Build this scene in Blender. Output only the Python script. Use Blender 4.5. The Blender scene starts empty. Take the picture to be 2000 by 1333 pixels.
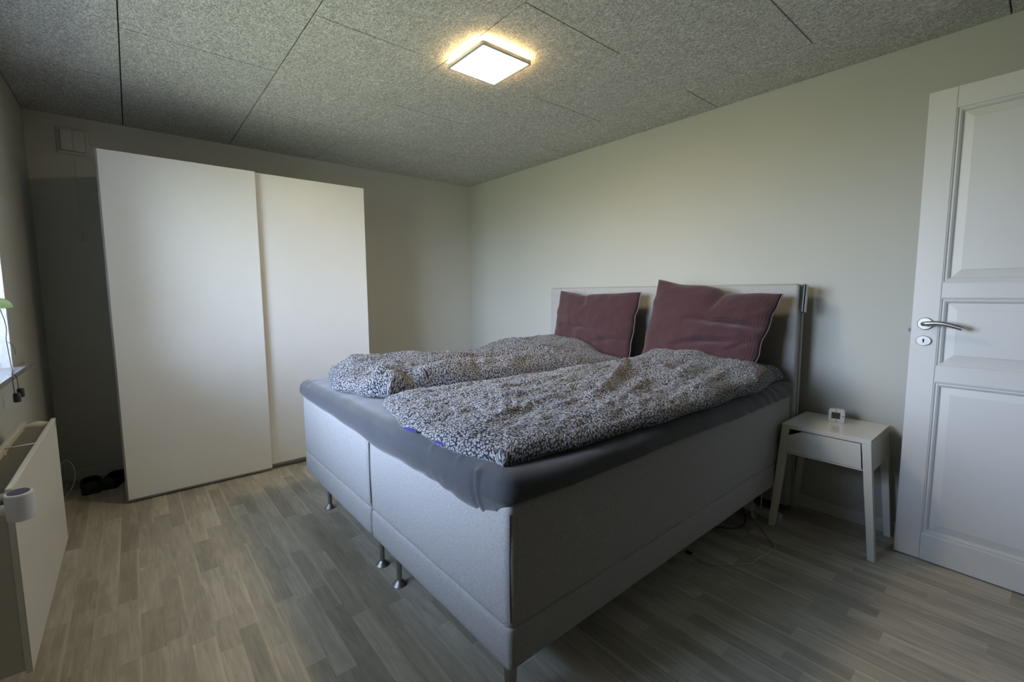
import bpy, bmesh, math, random
import numpy as np
from mathutils import Vector, Matrix, noise

random.seed(7)
SC = bpy.context.scene
COL = SC.collection

# ------------------------------------------------------------------ camera
YAW, PITCH, ROLL = 0.70029, -0.09776, -0.00645
CAM = Vector((-2.81073, -4.02474, 1.20084))
FPX, PPX, PPY = 880.75, 1.9, -7.8
f = Vector((math.sin(YAW)*math.cos(PITCH), math.cos(YAW)*math.cos(PITCH), math.sin(PITCH)))
rt = Vector((math.cos(YAW), -math.sin(YAW), 0)); up = rt.cross(f)
rt, up = rt*math.cos(ROLL)+up*math.sin(ROLL), -rt*math.sin(ROLL)+up*math.cos(ROLL)
cd = bpy.data.cameras.new('camera'); cam = bpy.data.objects.new('camera', cd); COL.objects.link(cam)
M3 = Matrix((rt, up, -f)).transposed(); cam.matrix_world = Matrix.Translation(CAM) @ M3.to_4x4()
cd.sensor_fit = 'HORIZONTAL'; cd.sensor_width = 36.0; cd.lens = FPX*36.0/2000
cd.shift_x = -PPX/2000; cd.shift_y = PPY/2000; cd.clip_start = 0.02
SC.camera = cam

# ------------------------------------------------------------------ world and light
SC.view_settings.view_transform = 'Standard'; SC.view_settings.look = 'None'
SC.view_settings.gamma = 1.0; SC.view_settings.use_curve_mapping = False
SC.view_settings.exposure = 1.46
WIN_Y0, WIN_Y1, WIN_Z0, WIN_Z1 = -3.00, -1.06, 0.885, 2.06      # the window opening
LX = -3.233; H = 2.3136
w = bpy.data.worlds.new('daylight'); SC.world = w; w.use_nodes = True
nt = w.node_tree; nt.nodes.clear()
out = nt.nodes.new('ShaderNodeOutputWorld'); bg = nt.nodes.new('ShaderNodeBackground')
tc = nt.nodes.new('ShaderNodeTexCoord'); sp = nt.nodes.new('ShaderNodeSeparateXYZ')
rp = nt.nodes.new('ShaderNodeValToRGB'); mr = nt.nodes.new('ShaderNodeMapRange')
nt.links.new(tc.outputs['Generated'], sp.inputs[0]); nt.links.new(sp.outputs['Z'], mr.inputs['Value'])
mr.inputs['From Min'].default_value = -1; mr.inputs['From Max'].default_value = 1
nt.links.new(mr.outputs[0], rp.inputs[0]); nt.links.new(rp.outputs[0], bg.inputs[0]); nt.links.new(bg.outputs[0], out.inputs[0])
e = rp.color_ramp.elements
e[0].position = 0.0; e[0].color = (0.16, 0.175, 0.12, 1)
e[1].position = 1.0; e[1].color = (0.45, 0.62, 1.0, 1)
for p_, c_ in ((0.47, (0.26, 0.28, 0.21, 1)), (0.53, (0.75, 0.84, 1.07, 1)), (0.7, (0.61, 0.74, 1.08, 1))):
    k = e.new(p_); k.color = c_
bg.inputs[1].default_value = 9.8
# portal that guides daylight sampling through the window opening
al = bpy.data.lights.new('window_portal', 'AREA'); al.shape = 'RECTANGLE'
al.size = WIN_Z1-WIN_Z0; al.size_y = WIN_Y1-WIN_Y0; al.cycles.is_portal = True
ao = bpy.data.objects.new('window_portal', al); COL.objects.link(ao)
ao.matrix_world = Matrix.Translation((LX-0.36, (WIN_Y0+WIN_Y1)/2, (WIN_Z0+WIN_Z1)/2)) @ Matrix(((0,0,-1),(0,1,0),(1,0,0))).to_4x4()
LAMP_FACE, LAMP_HALO = 24.0, 18.0

# ------------------------------------------------------------------ node helpers
class NT:
    def __init__(s, name):
        s.m = bpy.data.materials.new(name); s.m.use_nodes = True
        s.t = s.m.node_tree; s.n = s.t.nodes; s.b = s.n['Principled BSDF']; s.out = s.n['Material Output']
    def new(s, typ, **kw):
        n = s.n.new('ShaderNode'+typ)
        for k, v in kw.items():
            if k in n.inputs.keys() if isinstance(k, str) else False: pass
            setattr(n, k, v)
        return n
    def set(s, sock, v):
        if isinstance(v, bpy.types.NodeSocket): s.t.links.new(v, sock)
        elif v is not None: sock.default_value = v
    def math(s, op, a, b=None, c=None, clamp=False):
        n = s.n.new('ShaderNodeMath'); n.operation = op; n.use_clamp = clamp
        s.set(n.inputs[0], a)
        if b is not None: s.set(n.inputs[1], b)
        if c is not None: s.set(n.inputs[2], c)
        return n.outputs[0]
    def vmath(s, op, a, b=None):
        n = s.n.new('ShaderNodeVectorMath'); n.operation = op
        s.set(n.inputs[0], a)
        if b is not None: s.set(n.inputs[1], b)
        return n.outputs[0]
    def coord(s, which='Object'):
        return s.n.new('ShaderNodeTexCoord').outputs[which]
    def mapping(s, v, scale=(1,1,1), rot=(0,0,0), loc=(0,0,0)):
        n = s.n.new('ShaderNodeMapping'); s.set(n.inputs['Vector'], v)
        n.inputs['Scale'].default_value = scale; n.inputs['Rotation'].default_value = rot; n.inputs['Location'].default_value = loc
        return n.outputs[0]
    def noise(s, v, scale, detail=2, rough=0.5, dist=0.0):
        n = s.n.new('ShaderNodeTexNoise'); s.set(n.inputs['Vector'], v)
        n.inputs['Scale'].default_value = scale; n.inputs['Detail'].default_value = detail
        n.inputs['Roughness'].default_value = rough; n.inputs['Distortion'].default_value = dist
        return n.outputs['Fac']
    def white(s, v):
        n = s.n.new('ShaderNodeTexWhiteNoise'); n.noise_dimensions = '3D'; s.set(n.inputs['Vector'], v); return n
    def comb(s, x, y, z=0.0):
        n = s.n.new('ShaderNodeCombineXYZ'); s.set(n.inputs[0], x); s.set(n.inputs[1], y); s.set(n.inputs[2], z); return n.outputs[0]
    def sep(s, v):
        n = s.n.new('ShaderNodeSeparateXYZ'); s.set(n.inputs[0], v); return n.outputs
    def rng(s, v, a, b, c=0.0, d=1.0, smooth=False):
        n = s.n.new('ShaderNodeMapRange'); s.set(n.inputs['Value'], v)
        if smooth: n.interpolation_type = 'SMOOTHSTEP'
        for k, x in zip(('From Min', 'From Max', 'To Min', 'To Max'), (a, b, c, d)): n.inputs[k].default_value = x
        return n.outputs[0]
    def mix(s, fac, a, b, typ='MIX'):
        n = s.n.new('ShaderNodeMix'); n.data_type = 'RGBA'; n.blend_type = typ
        s.set(n.inputs[0], fac)
        s.set(n.inputs[6], a if isinstance(a, bpy.types.NodeSocket) else tuple(a)+(1,))
        s.set(n.inputs[7], b if isinstance(b, bpy.types.NodeSocket) else tuple(b)+(1,))
        return n.outputs[2]
    def bump(s, h, strength=0.3, dist=0.002, prev=None):
        n = s.n.new('ShaderNodeBump'); s.set(n.inputs['Height'], h)
        n.inputs['Strength'].default_value = strength; n.inputs['Distance'].default_value = dist
        if prev is not None: s.set(n.inputs['Normal'], prev)
        s.t.links.new(n.outputs[0], s.b.inputs['Normal']); return n.outputs[0]
    def base(s, c): s.set(s.b.inputs['Base Color'], c if isinstance(c, bpy.types.NodeSocket) else tuple(c)+(1,))
    def rough(s, v): s.set(s.b.inputs['Roughness'], v)

def simple(name, col, rough=0.5, metal=0.0, var=0.04, nscale=8, bump=0.0, bscale=200, bdist=0.0006, spec=0.5, coat=0.0):
    m = NT(name); c = m.coord()
    nz = m.noise(c, nscale, 3)
    m.base(m.mix(m.rng(nz, 0.3, 0.7), tuple(x*(1-var) for x in col), tuple(min(1, x*(1+var)) for x in col)))
    m.rough(rough); m.b.inputs['Metallic'].default_value = metal
    m.b.inputs['Specular IOR Level'].default_value = spec
    m.b.inputs['Coat Weight'].default_value = coat
    if bump: m.bump(m.noise(c, bscale, 2), bump, bdist)
    return m.m

# ------------------------------------------------------------------ materials
def mat_ceiling():
    m = NT('wood_wool_cement'); c = m.coord()
    xy = m.mapping(c, (1, 1, 0.0))
    layers = []
    for i, (sc, w_, off) in enumerate(((64, .032, 0), (84, .034, 5.3), (75, .032, 11.7), (105, .040, 19.1), (132, .046, 27.0))):
        v = m.mapping(c, (1.0, 0.62, 1), (0, 0, 0.9*i+0.3), (off, off*.7, off))
        nz = m.noise(v, sc, 1.0, 0.4, 0.9)
        d = m.math('ABSOLUTE', m.math('SUBTRACT', nz, 0.5))
        layers.append(m.rng(d, w_*0.45, w_*1.0, 1.0 - 0.07*i, 0.0, True))
    a = layers[0]
    for b in layers[1:]: a = m.math('MAXIMUM', a, b)
    fine = m.noise(c, 420, 2)
    big = m.noise(c, 6, 2)
    a2 = m.math('MULTIPLY', a, m.rng(fine, .25, .75, .75, 1.1))
    col = m.mix(a2, (0.34, 0.34, 0.325), (0.92, 0.92, 0.885))
    col = m.mix(m.rng(big, .3, .7, 0.0, .10), col, (0.30, 0.29, 0.26))
    m.base(col); m.rough(0.95); m.b.inputs['Specular IOR Level'].default_value = 0.1
    m.bump(a, 0.7, 0.002)
    return m.m

def mat_wall(name, col, brick=0.0, axis='X', fine=0.25):
    m = NT(name); c = m.coord()
    nz = m.noise(c, 2.2, 3)
    m.base(m.mix(m.rng(nz, .35, .65), tuple(x*.97 for x in col), col)); m.rough(0.75)
    m.b.inputs['Specular IOR Level'].default_value = 0.25
    h = m.noise(c, 130, 3, 0.6)
    nrm = m.bump(h, fine, 0.0012)
    if brick:
        x, y, z = m.sep(c)
        v = m.comb(x if axis == 'X' else y, z, 0.0)
        wob = m.noise(c, 9, 2)
        br = m.n.new('ShaderNodeTexBrick'); m.set(br.inputs['Vector'], m.vmath('ADD', v, m.comb(0, m.math('MULTIPLY', wob, 0.006), 0)))
        br.inputs['Scale'].default_value = 1.0; br.inputs['Brick Width'].default_value = 0.24; br.inputs['Row Height'].default_value = 0.067
        br.inputs['Mortar Size'].default_value = 0.006; br.inputs['Mortar Smooth'].default_value = 1.0
        br.inputs['Color1'].default_value = (1,1,1,1); br.inputs['Color2'].default_value = (.9,.9,.9,1); br.inputs['Mortar'].default_value = (0,0,0,1)
        n = m.n.new('ShaderNodeRGBToBW'); m.set(n.inputs[0], br.outputs['Color'])
        hh = m.math('ADD', n.outputs[0], m.math('MULTIPLY', m.noise(c, 30, 3), 0.5))
        m.bump(hh, brick, 0.004, nrm)
    return m.m

def mat_floor():
    m = NT('ash_laminate'); c = m.coord()
    x, y, z = m.sep(c)
    W_, P_ = 0.0667, 0.20
    sx = m.math('DIVIDE', m.math('ADD', x, 10.0), W_); row = m.math('FLOOR', sx)
    wr = m.white(m.comb(row, 3.7, 1.0)).outputs['Value']
    L = m.math('ADD', 0.30, m.math('MULTIPLY', m.white(m.comb(row, 9.1, 4.0)).outputs['Value'], 0.10))
    yy = m.math('ADD', m.math('DIVIDE', m.math('ADD', y, 12.0), L), m.math('MULTIPLY', wr, 7.0))
    # jitter each joint a little so the lengths vary
    seg0 = m.math('FLOOR', yy); fr = m.math('FRACT', yy)
    cut = m.rng(m.white(m.comb(row, seg0, 2.0)).outputs['Value'], 0, 1, 0.15, 0.85)
    seg = m.math('ADD', seg0, m.math('GREATER_THAN', fr, cut))
    wn = m.white(m.comb(row, seg, 7.0)); tone = wn.outputs['Value']; tcol = m.sep(wn.outputs['Color'])
    gx = m.math('ADD', m.math('MULTIPLY', x, 1.0), m.math('MULTIPLY', tcol[0], 9.0))
    gy = m.math('ADD', m.math('MULTIPLY', y, 0.075), m.math('MULTIPLY', tcol[1], 5.0))
    gv = m.comb(gx, gy, tcol[2])
    g1 = m.noise(gv, 52, 5, 0.65, 0.8); g2 = m.noise(gv, 190, 2, 0.5, 0.2); g3 = m.noise(m.comb(gx, m.math('MULTIPLY', y, .3), tcol[0]), 9, 2, .5, 1.2)
    val = m.math('ADD', m.math('MULTIPLY', m.rng(tone, 0, 1, -.5, .5), 0.55),
                 m.math('ADD', m.math('MULTIPLY', m.rng(g1, .3, .7, -.5, .5), 0.58),
                        m.math('ADD', m.math('MULTIPLY', m.rng(g2, .3, .7, -.5, .5), 0.16), m.math('MULTIPLY', m.rng(g3, .3, .7, -.5, .5), .35))))
    fac = m.rng(val, -.80, .82)
    r = m.n.new('ShaderNodeValToRGB'); m.set(r.inputs[0], fac)
    el = r.color_ramp.elements
    el[0].color = (0.240, 0.220, 0.174, 1); el[1].color = (0.70, 0.665, 0.56, 1)
    k = el.new(0.45); k.color = (0.39, 0.366, 0.297, 1); k = el.new(0.7); k.color = (0.525, 0.495, 0.408, 1)
    # sapwood streaks along some strips
    fx = m.math('FRACT', sx)
    streak = m.math('MULTIPLY', m.rng(fx, 0.80, 0.97, 0, 1, True), m.math('GREATER_THAN', tcol[1], 0.62))
    col = m.mix(m.math('MULTIPLY', streak, 0.55), r.outputs[0], (0.66, 0.61, 0.49))
    # board joints every third strip
    px = m.math('FRACT', m.math('DIVIDE', m.math('ADD', x, 10.0), P_))
    je = m.math('MINIMUM', px, m.math('SUBTRACT', 1.0, px))
    j1 = m.rng(je, 0.0, 0.006, 0.35, 0.0)
    col = m.mix(j1, col, (0.05, 0.042, 0.03))
    m.base(col)
    m.rough(m.rng(g1, .3, .7, .42, .52)); m.b.inputs['Specular IOR Level'].default_value = 0.42
    m.bump(m.math('SUBTRACT', m.math('MULTIPLY', g1, .4), m.math('MULTIPLY', j1, 2.0)), 0.12, 0.001)
    return m.m

def mat_weave(name, c1, c2, scale=520, bump=0.6, rough=0.95):
    m = NT(name); c = m.coord()
    n1 = m.noise(m.mapping(c, (1, 1, 0.35)), scale, 2, .7); n2 = m.noise(m.mapping(c, (0.35, 0.35, 1)), scale, 2, .7)
    n3 = m.noise(c, 160, 2, .6)
    v = m.math('ADD', m.math('MULTIPLY', n1, .4), m.math('ADD', m.math('MULTIPLY', n2, .35), m.math('MULTIPLY', n3, .25)))
    fac = m.rng(v, .36, .64)
    m.base(m.mix(fac, c1, c2)); m.rough(rough)
    m.b.inputs['Specular IOR Level'].default_value = 0.15; m.b.inputs['Sheen Weight'].default_value = 0.05
    m.bump(v, bump, 0.0015)
    return m.m

def mat_floral():
    m = NT('floral_cotton'); uv = m.coord('UV')
    def flowers(scale, off, petals, R, seedrot):
        v = m.mapping(uv, (scale, scale, 1), (0, 0, seedrot), (off, off*1.7, 0))
        vo = m.n.new('ShaderNodeTexVoronoi'); vo.voronoi_dimensions = '2D'; vo.feature = 'F1'
        m.set(vo.inputs['Vector'], v); vo.inputs['Scale'].default_value = 1.0; vo.inputs['Randomness'].default_value = 0.72
        dx, dy, dz = m.sep(m.vmath('SUBTRACT', v, vo.outputs['Position']))
        ang = m.math('ARCTAN2', dy, dx); cr = m.sep(vo.outputs['Color'])
        ph = m.math('ADD', m.math('MULTIPLY', ang, petals), m.math('MULTIPLY', cr[0], 6.28))
        pet = m.math('ADD', 0.84, m.math('MULTIPLY', m.math('COSINE', ph), 0.17))
        size = m.rng(cr[1], 0, 1, 0.78, 1.12)
        rr = m.math('DIVIDE', m.math('DIVIDE', vo.outputs['Distance'], m.math('MULTIPLY', pet, size)), R)
        return m.rng(rr, 0.85, 1.1, 1, 0, True), m.rng(rr, 0.20, 0.36, 1, 0, True), cr
    f1, c1, r1 = flowers(106, 0.0, 5.0, 0.43, 0.3)
    f2, c2, r2 = flowers(140, 3.3, 4.0, 0.27, 1.1)
    navy = (0.014, 0.018, 0.058)
    nz = m.noise(m.coord(), 40, 2)
    base = m.mix(m.rng(nz, .3, .7), (0.011, 0.013, 0.028), (0.016, 0.020, 0.046))
    col = m.mix(m.math('MULTIPLY', f2, .45), base, (0.36, 0.355, 0.33))
    col = m.mix(f1, col, m.mix(r1[2], (0.42, 0.42, 0.395), (0.29, 0.285, 0.275)))
    col = m.mix(m.math('MULTIPLY', c1, .9), col, (0.07, 0.055, 0.05))
    m.base(col); m.rough(0.9); m.b.inputs['Specular IOR Level'].default_value = 0.12
    m.b.inputs['Sheen Weight'].default_value = 0.15
    crk = m.noise(m.coord(), 90, 3, .6, .5)
    m.bump(crk, 0.45, 0.004)
    return m.m

def mat_waffle(name, c1, c2):
    m = NT(name); uv = m.coord('UV'); u, v, _ = m.sep(uv)
    a = m.math('SINE', m.math('MULTIPLY', u, 2*math.pi*70)); b = m.math('SINE', m.math('MULTIPLY', v, 2*math.pi*95))
    h = m.math('MAXIMUM', a, m.math('MULTIPLY', b, .6))
    nz = m.noise(m.coord(), 12, 3)
    col = m.mix(m.rng(h, -.2, 1.0), tuple(x*.5 for x in c1), c1)
    m.base(m.mix(m.rng(nz, .3, .7, 0, .5), col, c2)); m.rough(.9)
    m.b.inputs['Specular IOR Level'].default_value = 0.12; m.b.inputs['Sheen Weight'].default_value = .3
    m.bump(h, .7, .0016)
    return m.m

def mat_sheet():
    m = NT('dark_jersey_sheet'); c = m.coord()
    nz = m.noise(c, 5, 3)
    m.base(m.mix(m.rng(nz, .3, .7), (0.046, 0.049, 0.056), (0.058, 0.061, 0.069))); m.rough(.85)
    m.b.inputs['Specular IOR Level'].default_value = .2; m.b.inputs['Sheen Weight'].default_value = .35
    m.bump(m.noise(c, 700, 2), .2, .0006)
    return m.m

def mat_painted_wood():
    m = NT('white_painted_wood'); c = m.coord()
    g = m.noise(m.mapping(c, (1, 1, .04)), 210, 3, .6, .3)
    m.base(m.mix(m.rng(m.noise(c, 3, 2), .3, .7), (0.66, 0.66, 0.635), (0.70, 0.70, 0.675)))
    m.rough(.42); m.bump(g, .22, .0012)
    return m.m

def mat_granite():
    m = NT('granite_sill'); c = m.coord()
    a = m.noise(c, 260, 2, .7); b = m.noise(c, 90, 2, .7)
    v = m.math('ADD', m.math('MULTIPLY', a, .6), m.math('MULTIPLY', b, .4))
    m.base(m.mix(m.rng(v, .4, .6), (0.16, 0.16, 0.165), (0.46, 0.46, 0.48))); m.rough(.25)
    return m.m

def mat_emit(name, col, strength):
    m = NT(name); e_ = m.n.new('ShaderNodeEmission'); e_.inputs[0].default_value = tuple(col)+(1,); e_.inputs[1].default_value = strength
    m.t.links.new(e_.outputs[0], m.out.inputs[0]); return m.m

def mat_glass():
    m = NT('window_glass'); m.n.remove(m.b)
    t = m.n.new('ShaderNodeBsdfTransparent'); g = m.n.new('ShaderNodeBsdfGlossy'); g.inputs['Roughness'].default_value = 0.0
    fr = m.n.new('ShaderNodeFresnel'); fr.inputs[0].default_value = 1.45; mx = m.n.new('ShaderNodeMixShader')
    t.inputs[0].default_value = (.96, .98, .97, 1)
    for a, b in ((fr.outputs[0], mx.inputs[0]), (t.outputs[0], mx.inputs[1]), (g.outputs[0], mx.inputs[2]), (mx.outputs[0], m.out.inputs[0])): m.t.links.new(a, b)
    return m.m

M = dict(
    ceil=mat_ceiling(), floor=mat_floor(),
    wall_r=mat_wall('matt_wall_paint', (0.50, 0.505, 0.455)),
    wall_f=mat_wall('low_bounce_wall', (0.10, 0.098, 0.09)),  # unseen front and hall walls, darkened to cut light bounced into the room
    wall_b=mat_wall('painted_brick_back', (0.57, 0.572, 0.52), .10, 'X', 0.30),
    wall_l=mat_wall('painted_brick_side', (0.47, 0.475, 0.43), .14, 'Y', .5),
    groove=simple('ceiling_shadow_gap', (.05, .05, .045), .9),
    trim=simple('white_trim', (.60, .60, .565), .45),
    linen=mat_weave('grey_linen', (.25, .247, .241), (.46, .453, .440), 820, .45),
    linen_h=mat_weave('headboard_linen', (.29, .285, .272), (.49, .485, .462), 820, .45),
    seam=simple('dark_seam', (.08, .08, .085), .9),
    sheet=mat_sheet(), floral=mat_floral(),
    waffle=mat_waffle('burgundy_waffle', (.082, .037, .041), (.072, .034, .038)),
    mauve=simple('mauve_lining', (.27, .17, .19), .9),
    blue=simple('royal_blue_lining', (.03, .035, .22), .9),
    lacq=simple('white_lacquer_panel', (.84, .845, .82), .38, var=.01, spec=.5),
    carc=simple('white_melamine', (.60, .60, .57), .45, var=.02),
    alu=simple('anodised_aluminium', (.36, .37, .38), .4, .9),
    darkalu=simple('dark_rail', (.14, .145, .13), .5, .4),
    black=simple('black_void', (.012, .012, .011), .8),
    night=simple('white_powder_coat', (.76, .755, .69), .16, var=.01, coat=.5),
    door=mat_painted_wood(),
    steel=simple('brushed_steel', (.40, .395, .38), .42, 1.0),
    dark=simple('black_plastic', (.018, .018, .02), .35),
    silver=simple('silver_plastic', (.55, .55, .56), .3, .7),
    shoe=simple('black_rubber', (.008, .008, .011), .6, bump=.3),
    white=simple('white_plastic', (.62, .62, .63), .35),
    rad=simple('radiator_enamel', (.60, .575, .50), .35, var=.02),
    radd=simple('radiator_inner', (.46, .44, .37), .5),
    granite=mat_granite(), glass=mat_glass(),
    plaster=simple('rough_white_plaster', (.78, .78, .77), .8, bump=.35, bscale=55, bdist=.012),
    leaf=simple('orchid_leaf', (.34, .40, .24), .4, var=.12),
    pot=simple('ceramic_pot', (.55, .54, .5), .25), soil=simple('bark_soil', (.08, .05, .03), .9),
    lampf=simple('lamp_frame', (.62, .60, .54), .4),
    diff=mat_emit('lamp_diffuser', (1.0, .77, .48), LAMP_FACE), halo=mat_emit('lamp_back_glow', (1.0, .68, .30), LAMP_HALO),
    screen=simple('lcd_screen', (.05, .055, .045), .15), cord=simple('white_cable', (.55, .54, .47), .5), bcord=simple('dark_cord', (.03, .03, .028), .6),
)

# ------------------------------------------------------------------ mesh helpers
def tag(o, label=None, cat=None, group=None, kind=None):
    if label: o['label'] = label
    if cat: o['category'] = cat
    if group: o['group'] = group
    if kind: o['kind'] = kind
    return o
def link(name, me, mat, parent=None, smooth=False):
    o = bpy.data.objects.new(name, me); COL.objects.link(o)
    if mat: me.materials.append(mat)
    if parent: o.parent = parent
    if smooth:
        for p in me.polygons: p.use_smooth = True
    return o
def root(name, loc, label, cat, group=None):
    o = bpy.data.objects.new(name, None); COL.objects.link(o); o.location = loc; o.empty_display_size = .1
    return tag(o, label, cat, group)
class MB:
    """collects shapes given in world space; build() links them as one mesh"""
    def __init__(s): s.bm = bmesh.new()
    def box(s, a, b, bev=0.0, seg=2):
        t = bmesh.new(); bmesh.ops.create_cube(t, size=1)
        a, b = Vector(a), Vector(b)
        for v in t.verts: v.co = Vector([(a[i]+b[i])/2 + v.co[i]*abs(b[i]-a[i]) for i in range(3)])
        if bev: bmesh.ops.bevel(t, geom=t.edges[:], offset=bev, segments=seg, profile=.5, affect='EDGES')
        return s.add(t)
    def add(s, t, mx=None):
        if mx is not None: t.transform(mx)
        me = bpy.data.meshes.new('t'); t.to_mesh(me); t.free(); s.bm.from_mesh(me); bpy.data.meshes.remove(me); return s
    def prism(s, bot, top, bev=0.0):
        """hexahedron from 4 bottom and 4 top points"""
        t = bmesh.new(); vs = [t.verts.new(p) for p in list(bot)+list(top)]
        for q in ((0,1,2,3),(7,6,5,4),(0,4,5,1),(1,5,6,2),(2,6,7,3),(3,7,4,0)): t.faces.new([vs[i] for i in q])
        bmesh.ops.recalc_face_normals(t, faces=t.faces[:])
        if bev: bmesh.ops.bevel(t, geom=t.edges[:], offset=bev, segments=2, profile=.5, affect='EDGES')
        return s.add(t)
    def extr(s, poly, vec):
        t = bmesh.new(); a = [t.verts.new(p) for p in poly]; b = [t.verts.new(Vector(p)+Vector(vec)) for p in poly]
        n = len(a); t.faces.new(a); t.faces.new(b[::-1])
        for i in range(n): t.faces.new((a[i], b[i], b[(i+1)%n], a[(i+1)%n]))
        bmesh.ops.recalc_face_normals(t, faces=t.faces[:]); return s.add(t)
    def lathe(s, prof, mx=None, n=32):
        t = bmesh.new(); rings = []
        for r, z in prof:
            rings.append([t.verts.new((r*math.cos(2*math.pi*i/n), r*math.sin(2*math.pi*i/n), z)) for i in range(n)] if r > 1e-6 else [t.verts.new((0,0,z))])
        for a, b in zip(rings, rings[1:]):
            for i in range(n):
                j = (i+1) % n
                if len(a) == 1 and len(b) == 1: continue
                if len(a) == 1: t.faces.new((a[0], b[i], b[j]))
                elif len(b) == 1: t.faces.new((a[i], a[j], b[0]))
                else: t.faces.new((a[i], a[j], b[j], b[i]))
        bmesh.ops.recalc_face_normals(t, faces=t.faces[:]); return s.add(t, mx)
    def tube(s, pts, r, n=10, closed_caps=True, smooth=6):
        P = [Vector(p) for p in pts]
        if smooth and len(P) > 2:
            Q = []
            for i in range(len(P)-1):
                p0 = P[max(i-1,0)]; p1 = P[i]; p2 = P[i+1]; p3 = P[min(i+2, len(P)-1)]
                for k in range(smooth):
                    u = k/smooth
                    Q.append(0.5*((2*p1)+(p2-p0)*u+(2*p0-5*p1+4*p2-p3)*u*u+(3*p1-p0-3*p2+p3)*u**3))
            Q.append(P[-1]); P = Q
        t = bmesh.new(); rings = []; nrm = None
        for i, p in enumerate(P):
            d = (P[min(i+1, len(P)-1)]-P[max(i-1, 0)]).normalized()
            if nrm is None: nrm = d.orthogonal().normalized()
            nrm = (nrm - d*nrm.dot(d)).normalized(); bn = d.cross(nrm)
            rr = r[min(int(i/(len(P)-1)*(len(r)-1)+.5), len(r)-1)] if isinstance(r, (list, tuple)) else r
            rings.append([t.verts.new(p+rr*(nrm*math.cos(2*math.pi*k/n)+bn*math.sin(2*math.pi*k/n))) for k in range(n)])
        for a, b in zip(rings, rings[1:]):
            for k in range(n): t.faces.new((a[k], a[(k+1)%n], b[(k+1)%n], b[k]))
        t.faces.new(rings[0][::-1]); t.faces.new(rings[-1])
        bmesh.ops.recalc_face_normals(t, faces=t.faces[:]); return s.add(t)
    def build(s, name, mat, parent=None, smooth=False, auto=None):
        me = bpy.data.meshes.new(name)
        if parent is not None: s.bm.transform(Matrix.Translation(-Vector(wloc(parent))))
        s.bm.to_mesh(me); s.bm.free()
        o = link(name, me, mat, parent, smooth)
        if auto is not None:
            for p in me.polygons: p.use_smooth = True
            me.set_sharp_from_angle(angle=math.radians(auto))
        return o
def wloc(o):
    v = Vector(o.location)
    while o.parent: o = o.parent; v += Vector(o.location)
    return v
def struct(o): o['kind'] = 'structure'; return o

def soft_box(a, b, r, step, disp=None, rr=None):
    """rounded box with a dense skin; disp(p, n) -> offset vector"""
    a, b = Vector(a), Vector(b); t = bmesh.new(); cache = {}
    def axis(lo, hi):
        n = max(2, int(math.ceil((hi-lo)/step)))
        base = [lo + (hi-lo)*i/n for i in range(n+1)]
        ex = [lo + r*k for k in (.15, .35, .6, 1.0)] + [hi - r*k for k in (.15, .35, .6, 1.0)]
        q = sorted(set([round(x, 5) for x in base if not (lo < x < lo+r or hi-r < x < hi)] + [round(x, 5) for x in ex]))
        return q
    A = [axis(a[i], b[i]) for i in range(3)]
    def V(p):
        k = tuple(round(x, 5) for x in p)
        if k in cache: return cache[k]
        p = Vector(p); q = Vector([min(max(p[i], a[i]+r), b[i]-r) for i in range(3)])
        d = p-q; n = d.normalized() if d.length > 1e-9 else Vector((0,0,1))
        # spread angle evenly on rounded parts
        w_ = q + n*r
        if disp: w_ = w_ + disp(w_, n)
        cache[k] = t.verts.new(w_); return cache[k]
    for ax in range(3):
        u, v = [i for i in range(3) if i != ax]
        for side in (a[ax], b[ax]):
            for i in range(len(A[u])-1):
                for j in range(len(A[v])-1):
                    ps = []
                    for (x, y) in ((i, j), (i+1, j), (i+1, j+1), (i, j+1)):
                        p = [0,0,0]; p[ax] = round(side, 5); p[u] = A[u][x]; p[v] = A[v][y]; ps.append(V(p))
                    if len(set(ps)) == 4:
                        try: t.faces.new(ps)
                        except ValueError: pass
    bmesh.ops.recalc_face_normals(t, faces=t.faces[:])
    return t
def soft(name, mat, parent, a, b, r, step, disp=None):
    m = MB(); m.bm.free(); m.bm = soft_box(a, b, r, step, disp)
    return m.build(name, mat, parent, smooth=True)
def N(x, y, z, s=1.0, o=0.0): return noise.noise(Vector((x*s+o, y*s+o*1.3, z*s-o)))

# ================================================================== ROOM
FY = -4.52                         # wall behind the camera
o = MB().box((-3.6, FY-.12, -.12), (.12, .12, 0)).build('floor', M['floor']); struct(o)
# back wall, headboard wall
struct(MB().box((-3.6, 0, 0), (.12, .12, H+.05)).build('wall_back', M['wall_b']))
struct(MB().box((0, FY-.12, 0), (.12, 0, H+.05)).build('wall_right', M['wall_r']))
# window wall with its opening
m = MB()
m.box((LX-.35, WIN_Y1, 0), (LX, 0, H+.05)); m.box((LX-.35, FY-.12, 0), (LX, WIN_Y0, H+.05))
m.box((LX-.35, WIN_Y0, 0), (LX, WIN_Y1, WIN_Z0-.02)); m.box((LX-.35, WIN_Y0, WIN_Z1), (LX, WIN_Y1, H+.05))
struct(m.build('wall_left', M['wall_l']))
m = MB()                            # plastered reveal lining of the opening
m.box((LX-.34, WIN_Y1-.012, WIN_Z0), (LX-.001, WIN_Y1+.0, WIN_Z1)); m.box((LX-.34, WIN_Y0, WIN_Z0), (LX-.001, WIN_Y0+.012, WIN_Z1))
m.box((LX-.34, WIN_Y0, WIN_Z1-.012), (LX-.001, WIN_Y1, WIN_Z1))
struct(m.build('trim_1', M['plaster']))
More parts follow.
